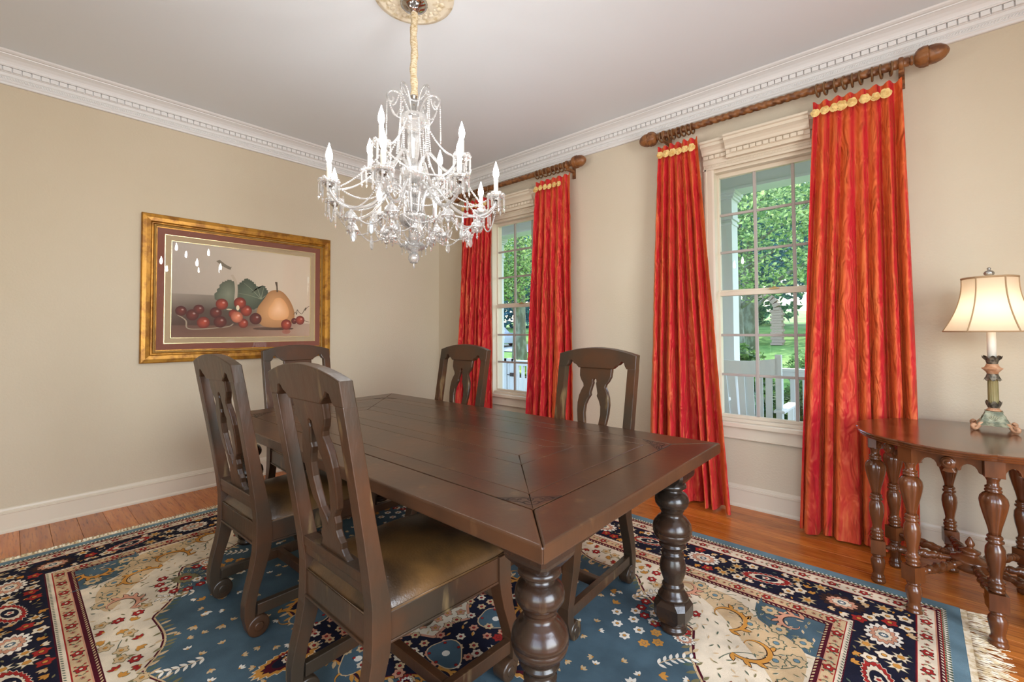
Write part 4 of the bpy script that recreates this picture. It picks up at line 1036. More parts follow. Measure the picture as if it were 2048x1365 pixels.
    for layer in range(2):
        for j in range(N+1):
            for i in range(N+1):
                u = i/N*2-1; v = j/N*2-1
                y = .232+v*.262; hw = .222+.022*(v+1)/2
                e = max(abs(u), abs(v)); f = (1-abs(u)**5)*(1-abs(v)**5)
                if v < -.80 and abs(u) > .82: pass
                sq = 1-.03*(abs(u)**6)*(abs(v)**6)
                z = (.452+.050*max(0, f)**.40+.034*(1-u*u)*(1-v*v)) if layer else .440
                vs.append((u*hw*sq*(1 if layer == 0 else 1.0), y*1.0, z))
    W1 = N+1; o2 = W1*W1
    for j in range(N):
        for i in range(N):
            a = j*W1+i; fs.append((a, a+W1, a+W1+1, a+1)); fs.append((o2+a, o2+a+1, o2+a+W1+1, o2+a+W1))
    for i in range(N):
        fs.append((i, i+1, o2+i+1, o2+i)); a = N*W1+i; fs.append((a+1, a, o2+a, o2+a+1)); b = i*W1; fs.append((b+W1, b, o2+b, o2+b+W1)); c = i*W1+N; fs.append((c, c+W1, o2+c+W1, o2+c))
    cu = MB().add(vs, fs, True).build('cushion', LEATHER, t)
    y0, y1 = -.034, .497
    MB().tube([(-.222, y0, .4525), (.222, y0, .4525), (.246, y1, .4525), (-.246, y1, .4525)], .0035, 6, closed=True, smooth=True).build('piping', LEATHER, cu)
    # stretchers: two sides and one crosswise
    for s_ in (-1, 1): MB().prism([(s_*.212-.014, -.03), (s_*.212+.014, -.03), (s_*.232+.014, .51), (s_*.232-.014, .51)], .085, .130, 'z').build('side_stretcher', CHAIRW, t, bevel=.003)
    MB().box(-.21, .21, .225, .255, .088, .128).build('cross_stretcher', CHAIRW, t, bevel=.003)
    return t
proto = make_chair()
chairs = [(2.98, -2.80, 0.0, 'nearest dark carved dining chair, its back to the camera, drawn up at the table corner'),
          (2.07, -2.79, .03, 'second dining chair along the camera side of the table, leftmost in the room'),
          (3.035, -1.475, pi, 'dining chair on the window side between the two windows, facing the camera'),
          (1.94, -1.46, pi, 'dining chair on the window side in front of the far window, nearer the corner'),
          (1.04, -2.085, -pi/2, 'dining chair at the far head of the table below the framed picture')]
for i, (x, y, a, lb) in enumerate(chairs):
    c = proto if i == 0 else copy_tree(proto)
    c.location = (x, y, RUGZ+.001); c.rotation_euler.z = a
    tag(c, lb, 'chair', 'dining chairs around the table')

# ================================================================== OCTAGONAL SIDE TABLE
SX, SY, SH = 4.507, -.55, .768
ST = empty('side_table', (SX, SY, 0), 0, 'octagonal polished walnut side table with eight turned legs beside the wide curtain', 'table')
def lob(a, z): return 1+.035*abs(math.sin(4*(a-math.radians(9))))**.6-.012
TP = [(.388, SH-.030), (.392, SH-.029), (.396, SH-.024), (.394, SH-.021), (.400, SH-.019), (.404, SH-.014), (.401, SH-.011), (.405, SH-.009), (.408, SH-.004), (.405, SH-.001), (.400, SH)]
MB().lathe(TP, (SX, SY), 160, rf=lob, smooth=False).build('tabletop', WALNUT, ST, world=True)
SL = [(.020, 0), (.027, .002), (.030, .010), (.029, .018), (.023, .024), (.027, .029), (.026, .034), (.021, .040), (.022, .055), (.027, .080), (.0295, .100), (.028, .112), (.022, .122), (.018, .128), (.025, .132), (.025, .137), (.019, .141), (.019, .145)]
SU = [(.019, .212), (.025, .216), (.025, .222), (.020, .226), (.026, .231), (.027, .240), (.021, .246), (.026, .252), (.026, .258), (.020, .262), (.018, .275), (.022, .300), (.028, .330), (.031, .360), (.029, .385), (.022, .400), (.019, .405), (.027, .410), (.027, .416), (.019, .420), (.024, .426), (.024, .432), (.018, .438)]
SV = [(.018, .438), (.019, .452), (.024, .475), (.033, .510), (.041, .545), (.044, .568), (.041, .585), (.032, .598), (.022, .606)]
ST2 = [(.022, .606), (.026, .609), (.026, .615), (.020, .618), (.025, .622), (.025, .628), (.018, .632), (.018, .650), (.023, .662), (.025, .668)]
def stleg(x, y, a):
    m = MB(); m.lathe(SL, (x, y), 20); m.lathe(SU, (x, y), 20)
    m.lathe(SV, (x, y), 48, rf=lambda t, z: 1-.09*(1-abs(sin(4*t)))**2)
    m.lathe(ST2, (x, y), 20)
    T = Matrix.Translation((x, y, 0)) @ Matrix.Rotation(a, 4, 'Z')
    m.box(-.029, .029, -.029, .029, .145, .212, T)
    return m.build('leg', WALNUT, ST, world=True)
AN = [math.radians(9+45*k) for k in range(8)]
for a in AN:
    x, y = SX+.335*cos(a), SY+.335*sin(a); stleg(x, y, a)
    T = Matrix.Translation((x, y, 0)) @ Matrix.Rotation(a, 4, 'Z')
    MB().box(-.030, .030, -.030, .030, .668, SH-.029, T).build('corner_block', WALNUT, ST, world=True, bevel=.002)
    # turned stretcher to the centre with a rope-twist middle
    L0, L1 = .306, .060; pts = []; rr = []; n = 60
    for i in range(n+1):
        t = i/n; r_ = L0+(L1-L0)*t; pts.append((SX+r_*cos(a), SY+r_*sin(a), .178+.012*t))
        if t < .10: q = .009+.05*t
        elif t < .16: q = .0165
        elif t < .20: q = .011
        elif t < .24: q = .0165
        elif t < .70: q = .015+.005*sin(pi*(t-.24)/.46)
        elif t < .76: q = .0165
        elif t < .80: q = .011
        elif t < .85: q = .016
        else: q = .012
        rr.append(q)
    tw = lambda a_, i: 1+(.16*cos(2*a_+i*.62) if 15 <= i <= 41 else 0)
    MB().tube(pts, rr, 16, rf=tw).build('stretcher', WALNUT, ST, world=True)
for k in range(8):
    a0, a1 = AN[k], AN[k]+pi/4; x0, y0 = SX+.335*cos(a0), SY+.335*sin(a0); x1, y1 = SX+.335*cos(a1), SY+.335*sin(a1)
    L = math.hypot(x1-x0, y1-y0)-.052; h = L/2
    half = [(h, 0), (h, -.072), (h-.012, -.066)]+arc(h-.040, -.066, .026, 0, 180, 7, .030)[1:]+[(h-.072, -.070), (h-.080, -.058), (h-.088, -.066), (.022, -.082), (0, -.086)]
    ol = half+[(-x, z) for x, z in half[-2::-1]]
    mb = plate([ol], .018, .003)
    ang = (a0+a1)/2; cx, cy = (x0+x1)/2, (y0+y1)/2
    T = Matrix.Translation((cx, cy, SH-.030)) @ Matrix.Rotation(ang-pi/2, 4, 'Z')
    mb.v = [tuple(T @ Vector(p)) for p in mb.v]; ap = mb.build('apron', WALNUT, ST, world=True)
    D = Matrix.Translation((cx+.008*cos(ang), cy+.008*sin(ang), SH-.072)) @ Matrix.Rotation(ang, 4, 'Z') @ Matrix.Rotation(pi/2, 4, 'Y')
    md = MB().lathe([(.001, .022), (.006, .021), (.009, .017), (.011, .016), (.014, .0185), (.018, .016), (.020, .013), (.022, .0135), (.025, .010), (.026, .0), (.026, -.004)], seg=24, T=D, cap=True)
    md.build('roundel', WALNUT, ST, world=True)
MB().lathe([(.050, .150), (.062, .156), (.070, .165), (.072, .178), (.066, .190), (.070, .196), (.068, .204), (.050, .210), (.046, .216), (.034, .219), (.026, .226), (.034, .232), (.036, .240), (.024, .246), (.012, .252), (.010, .258), (.016, .266), (.017, .274), (.010, .288), (.005, .298), (.001, .302)], (SX, SY), 32).build('centre_finial', WALNUT, ST, world=True)

# ================================================================== LAMP
LX, LY = 4.617, -.32
LP = empty('table_lamp', (LX, LY, SH), 0, 'lit table lamp with cream bell shade and fluted verdigris column, on the walnut side table', 'lamp')
VERD = mat('verdigris_metal', lin('#a09d82'), .5, metal=.2, var=(lin('#6d715c'), 40, (1, 1, 1), .42, .6), bump=(90, .4, 3))
OLIV = mat('olive_gold_column', lin('#97875a'), .5, var=(lin('#7b7349'), 30, (1, 1, .2), .4, .6))
COPP = mat('painted_terracotta', lin('#b07c58'), .5, var=(lin('#c79a78'), 40, (1, 1, 1), .4, .6))
DKLF = mat('dark_leaf_metal', lin('#8a8170'), .42, metal=.6, var=(lin('#4c463d'), 60, (1, 1, 1), .4, .6))
m = MB()
for k in range(4):
    a = math.radians(-48+90*k); c, s = cos(a), sin(a)
    path = [(.030, .050), (.050, .044), (.066, .034), (.078, .020), (.088, .012), (.098, .010), (.105, .015), (.106, .023), (.099, .028), (.093, .023)]
    m.tube([(LX+r_*c, LY+r_*s, SH+z) for r_, z in [(v.x, v.y) for v in catmull([Vector((p[0], p[1], 0)) for p in path], 4)]], .0082, 8)
m.build('scroll_foot', COPP, LP, world=True)
def pyr(h0, h1, z0, z1, mb):
    T = Matrix.Translation((LX, LY, SH)) @ Matrix.Rotation(math.radians(-3), 4, 'Z')
    vs = [T @ Vector(v) for v in [(-h0, -h0, z0), (h0, -h0, z0), (h0, h0, z0), (-h0, h0, z0), (-h1, -h1, z1), (h1, -h1, z1), (h1, h1, z1), (-h1, h1, z1)]]
    mb.add(vs, [(0, 3, 2, 1), (4, 5, 6, 7), (0, 1, 5, 4), (1, 2, 6, 5), (2, 3, 7, 6), (3, 0, 4, 7)])
m = MB(); pyr(.060, .048, .026, .040, m); pyr(.050, .050, .040, .045, m); pyr(.046, .029, .045, .088, m); pyr(.031, .031, .088, .092, m)
T0 = Matrix.Translation((LX, LY, SH)) @ Matrix.Rotation(math.radians(-3), 4, 'Z')
for k in range(4):
    for q in (-2, -1, 0, 1, 2):
        T = T0 @ Matrix.Rotation(pi/2*k, 4, 'Z'); a = q*.42
        m.tube([T @ Vector((0, -.044, .051)), T @ Vector((.020*sin(a), -.0415+.008*abs(cos(a))*.5, .051+.016*cos(a))), T @ Vector((.026*sin(a), -.0385+.006*cos(a), .051+.026*cos(a)))], [.0015, .0035, .001], 6)
m.build('base', VERD, LP, world=True)
m = MB(); m.lathe([(.022, SH+.092), (.028, SH+.095), (.024, SH+.100), (.018, SH+.104), (.022, SH+.108)], (LX, LY), 24); m.build('lower_collar', COPP, LP, world=True)
def leafcup(z0, z1, r0, r1, flare, name, drop=False):
    m = MB(); n = 8; rows = 7; seg = 64; vs = []; fs = []
    for i in range(rows):
        t = i/(rows-1)
        for k in range(seg):
            a = 2*pi*k/seg; w = abs(cos(n/2*a)); zt = z0+(z1-z0)*t*(1-.35*(1-w)) if not drop else z1-(z1-z0)*t*(1-.35*(1-w))
            r = r0+(r1-r0)*sin(pi*min(1, t*.62))+flare*t**4; r *= 1+.05*w
            vs.append((LX+r*cos(a), LY+r*sin(a), zt))
    for i in range(rows-1):
        for k in range(seg): k2 = (k+1) % seg; fs.append((i*seg+k, i*seg+k2, (i+1)*seg+k2, (i+1)*seg+k))
    m.add(vs, fs, True); return m.build(name, DKLF, LP, world=True, norm=True)
leafcup(SH+.104, SH+.142, .017, .026, .004, 'lower_leaf_cup')
MB().lathe([(.0195, SH+.125), (.0195, SH+.130), (.0185, SH+.262), (.0205, SH+.264), (.0205, SH+.268)], (LX, LY), 96, rf=lambda a, z: 1-.07*abs(sin(8*a))).build('fluted_column', OLIV, LP, world=True)
leafcup(SH+.238, SH+.275, .018, .024, .006, 'upper_leaf_cup', True)
MB().lathe([(.020, SH+.272), (.022, SH+.280), (.032, SH+.292), (.037, SH+.297), (.037, SH+.300), (.028, SH+.304), (.023, SH+.313), (.021, SH+.320)], (LX, LY), 32).build('capital', COPP, LP, world=True)
leafcup(SH+.318, SH+.362, .018, .023, .012, 'candle_cup')
MB().lathe([(.0165, SH+.325), (.0165, SH+.50), (.012, SH+.505)], (LX, LY), 20).build('candle_sleeve', CANDLE, LP, world=True)
bl = MB().lathe([(.008, SH+.505), (.014, SH+.52), (.022, SH+.55), (.025, SH+.575), (.020, SH+.60), (.008, SH+.615), (.001, SH+.617)], (LX, LY), 16).build('bulb', BULBL, LP, world=True)
SHADEM = bpy.data.materials.new('cream_shade_silk'); SHADEM.use_nodes = True
_t = SHADEM.node_tree; _t.nodes.clear(); _o = _t.nodes.new('ShaderNodeOutputMaterial'); _d = _t.nodes.new('ShaderNodeBsdfDiffuse'); _d.inputs[0].default_value = (*lin('#ead9bf'), 1)
_r = _t.nodes.new('ShaderNodeBsdfTranslucent'); _r.inputs[0].default_value = (*lin('#f6e6cd'), 1); _m = _t.nodes.new('ShaderNodeMixShader'); _m.inputs[0].default_value = .6
_t.links.new(_d.outputs[0], _m.inputs[1]); _t.links.new(_r.outputs[0], _m.inputs[2]); _t.links.new(_m.outputs[0], _o.inputs[0])
BRAID = mat('tan_braid_trim', lin('#a98a66'), .8, bump=(200, .3, 2))
SZ0, SZ1 = SH+.479, SH+.745; PA = [math.radians(-62+60*k) for k in range(6)]
def shade_r(t): return .097+.073*(1-t)**1.9-.004*sin(pi*t)
def hexr(a):
    d = ((a-PA[0]) % (pi/3))-pi/6; return cos(pi/6)/cos(d)*.45+.55
for k in range(6):
    m = MB(); vs = []; fs = []; nu, nv = 10, 16
    for j in range(nv+1):
        t = j/nv; r = shade_r(t)
        for i in range(nu+1):
            a = PA[k]+pi/3*i/nu; q = r*hexr(a); vs.append((LX+q*cos(a), LY+q*sin(a), SZ0+(SZ1-SZ0)*t))
    for j in range(nv):
        for i in range(nu): b = j*(nu+1)+i; fs.append((b, b+1, b+nu+2, b+nu+1))
    o = m.add(vs, fs, True).build('shade_panel', SHADEM, LP, world=True, norm=False)
m = MB()
for k in range(6): m.tube([(LX+shade_r(j/14)*hexr(PA[k])*1.008*cos(PA[k]), LY+shade_r(j/14)*hexr(PA[k])*1.008*sin(PA[k]), SZ0+(SZ1-SZ0)*j/14) for j in range(15)], .0032, 6)
for (t, r_) in ((0, .0042), (1, .0052)):
    m.tube([(LX+shade_r(t)*hexr(a)*1.01*cos(a), LY+shade_r(t)*hexr(a)*1.01*sin(a), SZ0+(SZ1-SZ0)*t+(0 if t == 0 else -.004)) for a in [2*pi*i/60 for i in range(60)]], r_, 6, closed=True)
m.build('shade_braid', BRAID, LP, world=True)
m = MB()
for k in range(3): a = 2*pi*k/3; m.tube([(LX, LY, SZ1-.006), (LX+.094*cos(a), LY+.094*sin(a), SZ1-.006)], .0015, 5)
for s_ in (-1, 1): m.tube([(LX+s_*.012, LY, SH+.50), (LX+s_*.030, LY, SH+.56), (LX+s_*.030, LY, SH+.66), (LX+s_*.004, LY, SZ1-.004)], .0013, 5)
m.build('harp', CHROME, LP, world=True)
FIN = mat('pewter_finial', lin('#a9a59e'), .3, metal=.8)
MB().lathe([(.004, SZ1-.006), (.006, SZ1+.002), (.012, SZ1+.006), (.018, SZ1+.014), (.018, SZ1+.022), (.013, SZ1+.030), (.006, SZ1+.033), (.005, SZ1+.036), (.008, SZ1+.040), (.006, SZ1+.045), (.001, SZ1+.048)], (LX, LY), 24, rf=lambda a, z: 1+.08*cos(6*a+z*160)).build('finial', FIN, LP, world=True)

# ================================================================== CHANDELIER
CX, CY = 2.390, -2.105
MD = empty('ceiling_medallion', (CX, CY, H), 0, 'round cream plaster ceiling medallion around the chandelier canopy', 'ceiling medallion')
MB().lathe([(.206, H-.001), (.212, H-.006), (.210, H-.012), (.196, H-.014), (.190, H-.020), (.178, H-.022), (.170, H-.016), (.120, H-.018), (.100, H-.026), (.092, H-.022), (.085, H-.030), (.06, H-.032)], (CX, CY), 72).build('disc', MEDAL, MD, world=True)
m = MB()
for k in range(24):
    a = 2*pi*k/24; m.sphere((CX+.145*cos(a), CY+.145*sin(a), H-.017), .014, 8, 5, (1.3, 1, .5)); m.sphere((CX+.125*cos(a+.13), CY+.125*sin(a+.13), H-.018), .009, 6, 4, (1, 1, .6))
tag(m.build('leaf_relief', MEDAL, MD, world=True), kind='stuff')
CH = empty('chandelier', (CX, CY, 1.59), 0, 'lit crystal chandelier with twelve candle lamps above the dining table', 'chandelier')
MB().lathe([(.062, H-.031), (.070, H-.040), (.071, H-.048), (.064, H-.060), (.052, H-.070), (.034, H-.080), (.024, H-.084), (.022, H-.092), (.012, H-.096)], (CX, CY), 48, rf=lambda a, z: 1+.03*cos(24*a)).build('canopy', CHROME, CH, world=True)
m = MB(); n = 150
m.tube([(CX+.0022*sin(i*.11), CY+.002*cos(i*.09), 2.957-(2.957-2.50)*i/n) for i in range(n+1)], [.0165+.0026*abs(sin(i*.95))+.0014*sin(i*.27) for i in range(n+1)], 14)
m.build('cord_cover', CORDC, CH, world=True)
MB().lathe([(.014, 2.512), (.019, 2.508), (.019, 2.502), (.0165, 2.499), (.0165, 2.455), (.020, 2.452), (.024, 2.446), (.024, 2.410), (.028, 2.406)], (CX, CY), 24).build('upper_tube', CHROME, CH, world=True)
MB().lathe([(.030, 2.406), (.060, 2.404), (.070, 2.398), (.076, 2.385), (.076, 2.368), (.068, 2.352), (.045, 2.342), (.030, 2.335), (.036, 2.325), (.034, 2.312), (.026, 2.306)], (CX, CY), 16, smooth=False).build('crown_dish', CRYSTAL, CH, world=True)
MB().lathe([(.020, 2.308), (.030, 2.295), (.034, 2.275), (.033, 2.25), (.027, 2.21), (.021, 2.17), (.019, 2.14), (.024, 2.125)], (CX, CY), 12, smooth=False).build('upper_column', CRYSTAL, CH, world=True)
MB().lathe([(.018, 2.30), (.010, 2.28), (.009, 2.14), (.016, 2.12), (.026, 2.112), (.034, 2.105), (.034, 2.092), (.020, 2.086), (.012, 2.08), (.010, 1.90), (.018, 1.895)], (CX, CY), 16).build('stem', CHROME, CH, world=True)
def bowl(r, z0, z1, name, mt=CRYSTAL, fl=12):
    h = z1-z0
    return MB().lathe([(.020, z0), (r*.45, z0+h*.06), (r*.75, z0+h*.25), (r*.93, z0+h*.55), (r, z0+h*.9), (r*1.03, z1), (r*.96, z1-.003), (r*.86, z0+h*.6), (r*.6, z0+h*.32), (.020, z0+h*.2)], (CX, CY), 48, rf=lambda a, z: 1+.03*cos(fl*a)).build(name, mt, CH, world=True)
bowl(.068, 2.040, 2.115, 'upper_bowl'); bowl(.078, 1.800, 1.866, 'lower_bowl')
MB().lathe([(.030, 1.842), (.046, 1.846), (.053, 1.856), (.055, 1.884), (.050, 1.887), (.020, 1.889)], (CX, CY), 32).build('receiver_cup', CHROME, CH, world=True)
m = MB(); m.sphere((CX, CY, 1.998), .033, 12, 8); m.build('centre_ball', CRYSTAL, CH, world=True)
MB().lathe([(.016, 1.968), (.024, 1.960), (.027, 1.94), (.024, 1.91), (.020, 1.892)], (CX, CY), 12, smooth=False).build('lower_column', CRYSTAL, CH, world=True)
MB().lathe([(.022, 1.800), (.028, 1.792), (.029, 1.752), (.026, 1.745), (.022, 1.735), (.045, 1.728), (.058, 1.718), (.061, 1.706), (.050, 1.692), (.026, 1.684), (.012, 1.676)], (CX, CY), 16, smooth=False).build('bottom_dish', CRYSTAL, CH, world=True)
MB().lathe([(.008, 1.678), (.020, 1.672), (.028, 1.656), (.029, 1.640), (.022, 1.628), (.020, 1.622), (.006, 1.618)], (CX, CY), 32, rf=lambda a, z: 1+.04*cos(12*a)).build('bottom_ball', CRYSTAL, CH, world=True)
MB().lathe([(.0035, 1.618), (.005, 1.608), (.0065, 1.602), (.004, 1.596), (.0008, 1.590)], (CX, CY), 8, smooth=False).build('bottom_drop', CRYSTAL, CH, world=True)
rtx = Vector((rt.x, rt.y, 0)).normalized(); fwx = Vector((fw.x, fw.y, 0)).normalized()
def pol(th, r, z): t = math.radians(th); d = rtx*cos(t)+fwx*sin(t); return Vector((CX+d.x*r, CY+d.y*r, z))
# shared meshes for the small repeated pieces
mb = MB(); mb.lathe([(.0006, 0), (.0042, -.004), (.0042, -.008), (.001, -.0115)], seg=6, smooth=False); mb.box(-.0045, .0045, -.0018, .0018, -.058, -.013)
mb.add([(-.0045, -.0018, -.058), (.0045, -.0018, -.058), (.0045, .0018, -.058), (-.0045, .0018, -.058), (0, 0, -.063)], [(0, 1, 4), (1, 2, 4), (2, 3, 4), (3, 0, 4)])
mb.lathe([(.0006, -.063), (.0055, -.069), (.006, -.073), (.0008, -.086)], seg=6, smooth=False)
PRISM = mb.mesh('prism'); PRISM.materials.append(CRYSTAL)
mb = MB(); seg = 40
mb.lathe([(.012, .0), (.030, -.004), (.042, .003), (.047, .010), (.048, .006), (.042, -.003), (.030, -.010), (.012, -.008)], seg=seg, rf=lambda a, z: 1+.06*cos(10*a), cap=False)
for k in range(6): a = 2*pi*k/6+.3; mb.sphere((.036*cos(a), .036*sin(a), .012), .0115, 8, 6)
BOBE = mb.mesh('bobeche'); BOBE.materials.append(CRYSTAL)
mb = MB(); mb.lathe([(.0115, .004), (.0115, .090), (.009, .092), (.003, .093)], seg=14); SLEEVE = mb.mesh('candle_sleeve'); SLEEVE.materials.append(CANDLE)
mb = MB(); mb.lathe([(.006, .0), (.010, .008), (.0145, .022), (.0155, .036), (.0125, .054), (.007, .072), (.003, .085), (.0008, .094)], seg=14); BULBE = mb.mesh('bulb'); BULBE.materials.append(BULBM)
mb = MB(); mb.lathe([(.004, .0), (.014, -.004), (.020, -.012), (.016, -.020), (.008, -.024), (.006, -.030)], seg=14); DRIP = mb.mesh('arm_socket'); DRIP.materials.append(CHROME)
def bell_mesh(r):
    mb = MB(); mb.lathe([(.003, .012), (.005, .006), (.006, 0), (r*.55, -r*.25), (r*.88, -r*.7), (r, -r*1.25), (r*1.04, -r*1.45), (r*.92, -r*1.40), (r*.80, -r*.9), (r*.3, -r*.35)], seg=40, rf=lambda a, z: 1+.05*cos(10*a))
    for k in range(5):
        a = 2*pi*k/5; x, y, z = r*.8*cos(a), r*.8*sin(a), -r*1.45
        mb.lathe([(.0006, z), (.0055, z-.006), (.006, z-.011), (.0008, z-.024)], (x, y), 6, smooth=False)
    mb.sphere((0, 0, -r*1.9), r*.42, 10, 7); mb.lathe([(.003, -r*2.3), (.005, -r*2.5), (.003, -r*2.75), (.0065, -r*2.95), (.0008, -r*3.35)], (0, 0), 6, smooth=False)
    me = mb.mesh('bell_pendant'); me.materials.append(CRYSTAL); return me
BELL, BELLS = bell_mesh(.031), bell_mesh(.024)
mb = MB(); mb.lathe([(.0006, 0), (.004, -.006), (.001, -.012)], seg=6, smooth=False)
N_ = 8; ov = [(.004, -.014), (.009, -.028), (.014, -.048), (.0155, -.060), (.012, -.072), (.005, -.080)]
vs = [(0, 0, -.012)]; fs = []
for (w_, z_) in ov: vs += [(-w_, 0, z_), (-w_*.5, -.005, z_), (w_*.5, -.005, z_), (w_, 0, z_), (w_*.5, .005, z_), (-w_*.5, .005, z_)]
vs.append((0, 0, -.084))
for k in range(6): fs.append((0, 1+k, 1+(k+1) % 6)); fs.append((len(vs)-1, len(vs)-7+(k+1) % 6, len(vs)-7+k))
for i in range(len(ov)-1):
    for k in range(6): a = 1+i*6; fs.append((a+k, a+6+k, a+6+(k+1) % 6, a+(k+1) % 6))
mb.add(vs, fs); TEAR = mb.mesh('teardrop_pendant'); TEAR.materials.append(CRYSTAL)
LOWER = [(.045, 1.872), (.050, 1.935), (.066, 1.995), (.096, 2.018), (.130, 2.005), (.170, 1.955), (.220, 1.898), (.275, 1.868), (.330, 1.858), (.385, 1.872), (.422, 1.905), (.435, 1.940)]
UPPER = [(.030, 2.098), (.040, 2.140), (.062, 2.178), (.092, 2.188), (.130, 2.150), (.165, 2.105), (.200, 2.080), (.235, 2.082), (.268, 2.105), (.280, 2.128)]
cl_off = -CH.location
arms = []
def arm(th, prof, R_, zb, np_):
    pts = catmull([pol(th, r, z) for r, z in prof], 6)
    a = MB().tube(pts, .0085, 12, rf=lambda q, i: 1+.06*cos(6*q+i*.5)).build('arm', CRYST2, CH, world=True)
    c = pol(th, R_, zb)+cl_off; e = rnd.uniform(0, 6)
    inst('arm_socket', DRIP, a, c, e); inst('bobeche', BOBE, a, c, e); inst('candle_sleeve', SLEEVE, a, c, 0); inst('bulb', BULBE, a, c+Vector((0, 0, .092)), 0)
    for k in range(np_):
        t = 2*pi*k/np_+e; inst('prism', PRISM, a, c+Vector((.045*cos(t), .045*sin(t), .003)), t+pi/2, scale=(1, 1, rnd.uniform(.92, 1.06)))
    return a
bead_c = [0]
def strand(p0, p1, sag, r=.0052, gap=.0125, name='bead_strand', parent=None):
    p0, p1 = Vector(p0), Vector(p1); L = (p1-p0).length+sag*1.2; n = max(3, int(L/gap)); m = MB()
    for i in range(n+1):
        t = i/n; p = p0.lerp(p1, t)-Vector((0, 0, sag*4*t*(1-t))); m.sphere(p, r, 6, 4)
    return m.build(name, CRYSTAL, CH, world=True, norm=False)
LT = [-5+45*k for k in range(8)]; UT = [-20+90*k for k in range(4)]
for i, th in enumerate(LT):
    a = arm(th, LOWER, .435, 1.955, 8)
    inst('bell_pendant', BELL, a, pol(th, .335, 1.842)+cl_off, rnd.uniform(0, 3))
    inst('teardrop_pendant', TEAR, a, pol(th+6, .225, 1.872)+cl_off, rnd.uniform(0, 3))
    inst('bell_pendant', BELLS, a, pol(th+22, .15, 1.80)+cl_off, rnd.uniform(0, 3))
    inst('prism', PRISM, a, pol(th+10, .40, 1.885)+cl_off, rnd.uniform(0, 3))
    strand(pol(th, .40, 1.95), pol(th, .10, 2.03), .075)            # along the arm
    strand(pol(th, .33, 1.85), pol(th+45, .33, 1.85), .085, .0045, .011)      # swags underneath from arm to arm
    strand(pol(th, .44, 1.925), pol(th+45, .44, 1.925), .11, .0042, .0105)
    inst('teardrop_pendant', TEAR, a, pol(th+22, .30, 1.80)+cl_off, rnd.uniform(0, 3)); inst('prism', PRISM, a, pol(th-8, .27, 1.862)+cl_off, rnd.uniform(0, 3)); inst('prism', PRISM, a, pol(th+14, .11, 1.84)+cl_off, rnd.uniform(0, 3))
    strand(pol(th+22, .20, 1.80), pol(th+67, .20, 1.80), .05, .0042, .0105)
    if i % 2 == 0: strand(pol(th, .23, 1.86), pol(th+45, .12, 1.80), .06, .0042, .0105)
for i, th in enumerate(UT):
    a = arm(th, UPPER, .280, 2.14, 8)
    inst('bell_pendant', BELLS, a, pol(th, .215, 2.068)+cl_off, rnd.uniform(0, 3))
    inst('teardrop_pendant', TEAR, a, pol(th+20, .10, 2.05)+cl_off, rnd.uniform(0, 3))
    strand(pol(th, .25, 2.15), pol(th, .070, 2.355), -.01+.05, .0052)
    strand(pol(th, .25, 2.13), pol(th+45, .40, 1.96), .03); strand(pol(th, .25, 2.13), pol(th-45, .40, 1.96), .03)
# crown scrolls with hanging chains
for k in range(6):
    th = 15+60*k
    sc = [(.030, 2.41), (.040, 2.455), (.058, 2.495), (.085, 2.520), (.115, 2.522), (.134, 2.500), (.132, 2.476), (.115, 2.466), (.104, 2.480), (.112, 2.492)]
    MB().tube(catmull([pol(th, r, z) for r, z in sc], 5), .0055, 8).build('crown_scroll', CRYST2, CH, world=True)
    strand(pol(th, .137, 2.505), pol(th, .140, 2.33), 0, .0042, .010); inst('prism', PRISM, CH, pol(th, .140, 2.33)+cl_off, rnd.uniform(0, 3), scale=(.8, .8, .8))
    strand(pol(th, .134, 2.50), pol(th+60, .134, 2.50), .075, .0044, .0105)
    strand(pol(th, .128, 2.47), pol(th+30, .076, 2.372), .03, .0042, .010)
for k in range(12):
    th = 30*k; strand(pol(th, .074, 2.362), pol(th+8, .088, 2.15 if k % 3 else 2.20), .0, .0046, .0108)
    a = pol(th, .066, 2.04)
    if k % 2: inst('prism', PRISM, CH, pol(th, .072, 2.085)+cl_off, rnd.uniform(0, 3)); inst('prism', PRISM, CH, pol(th, .080, 1.835)+cl_off, rnd.uniform(0, 3), scale=(.9, .9, .8))
    else: inst('prism', PRISM, CH, pol(th, .062, 1.70)+cl_off, 0, scale=(.7, .7, .45))
for k in range(8): strand(pol(45*k+20, .10, 1.80), pol(45*k+60, .062, 1.71), .035, .0042, .010)

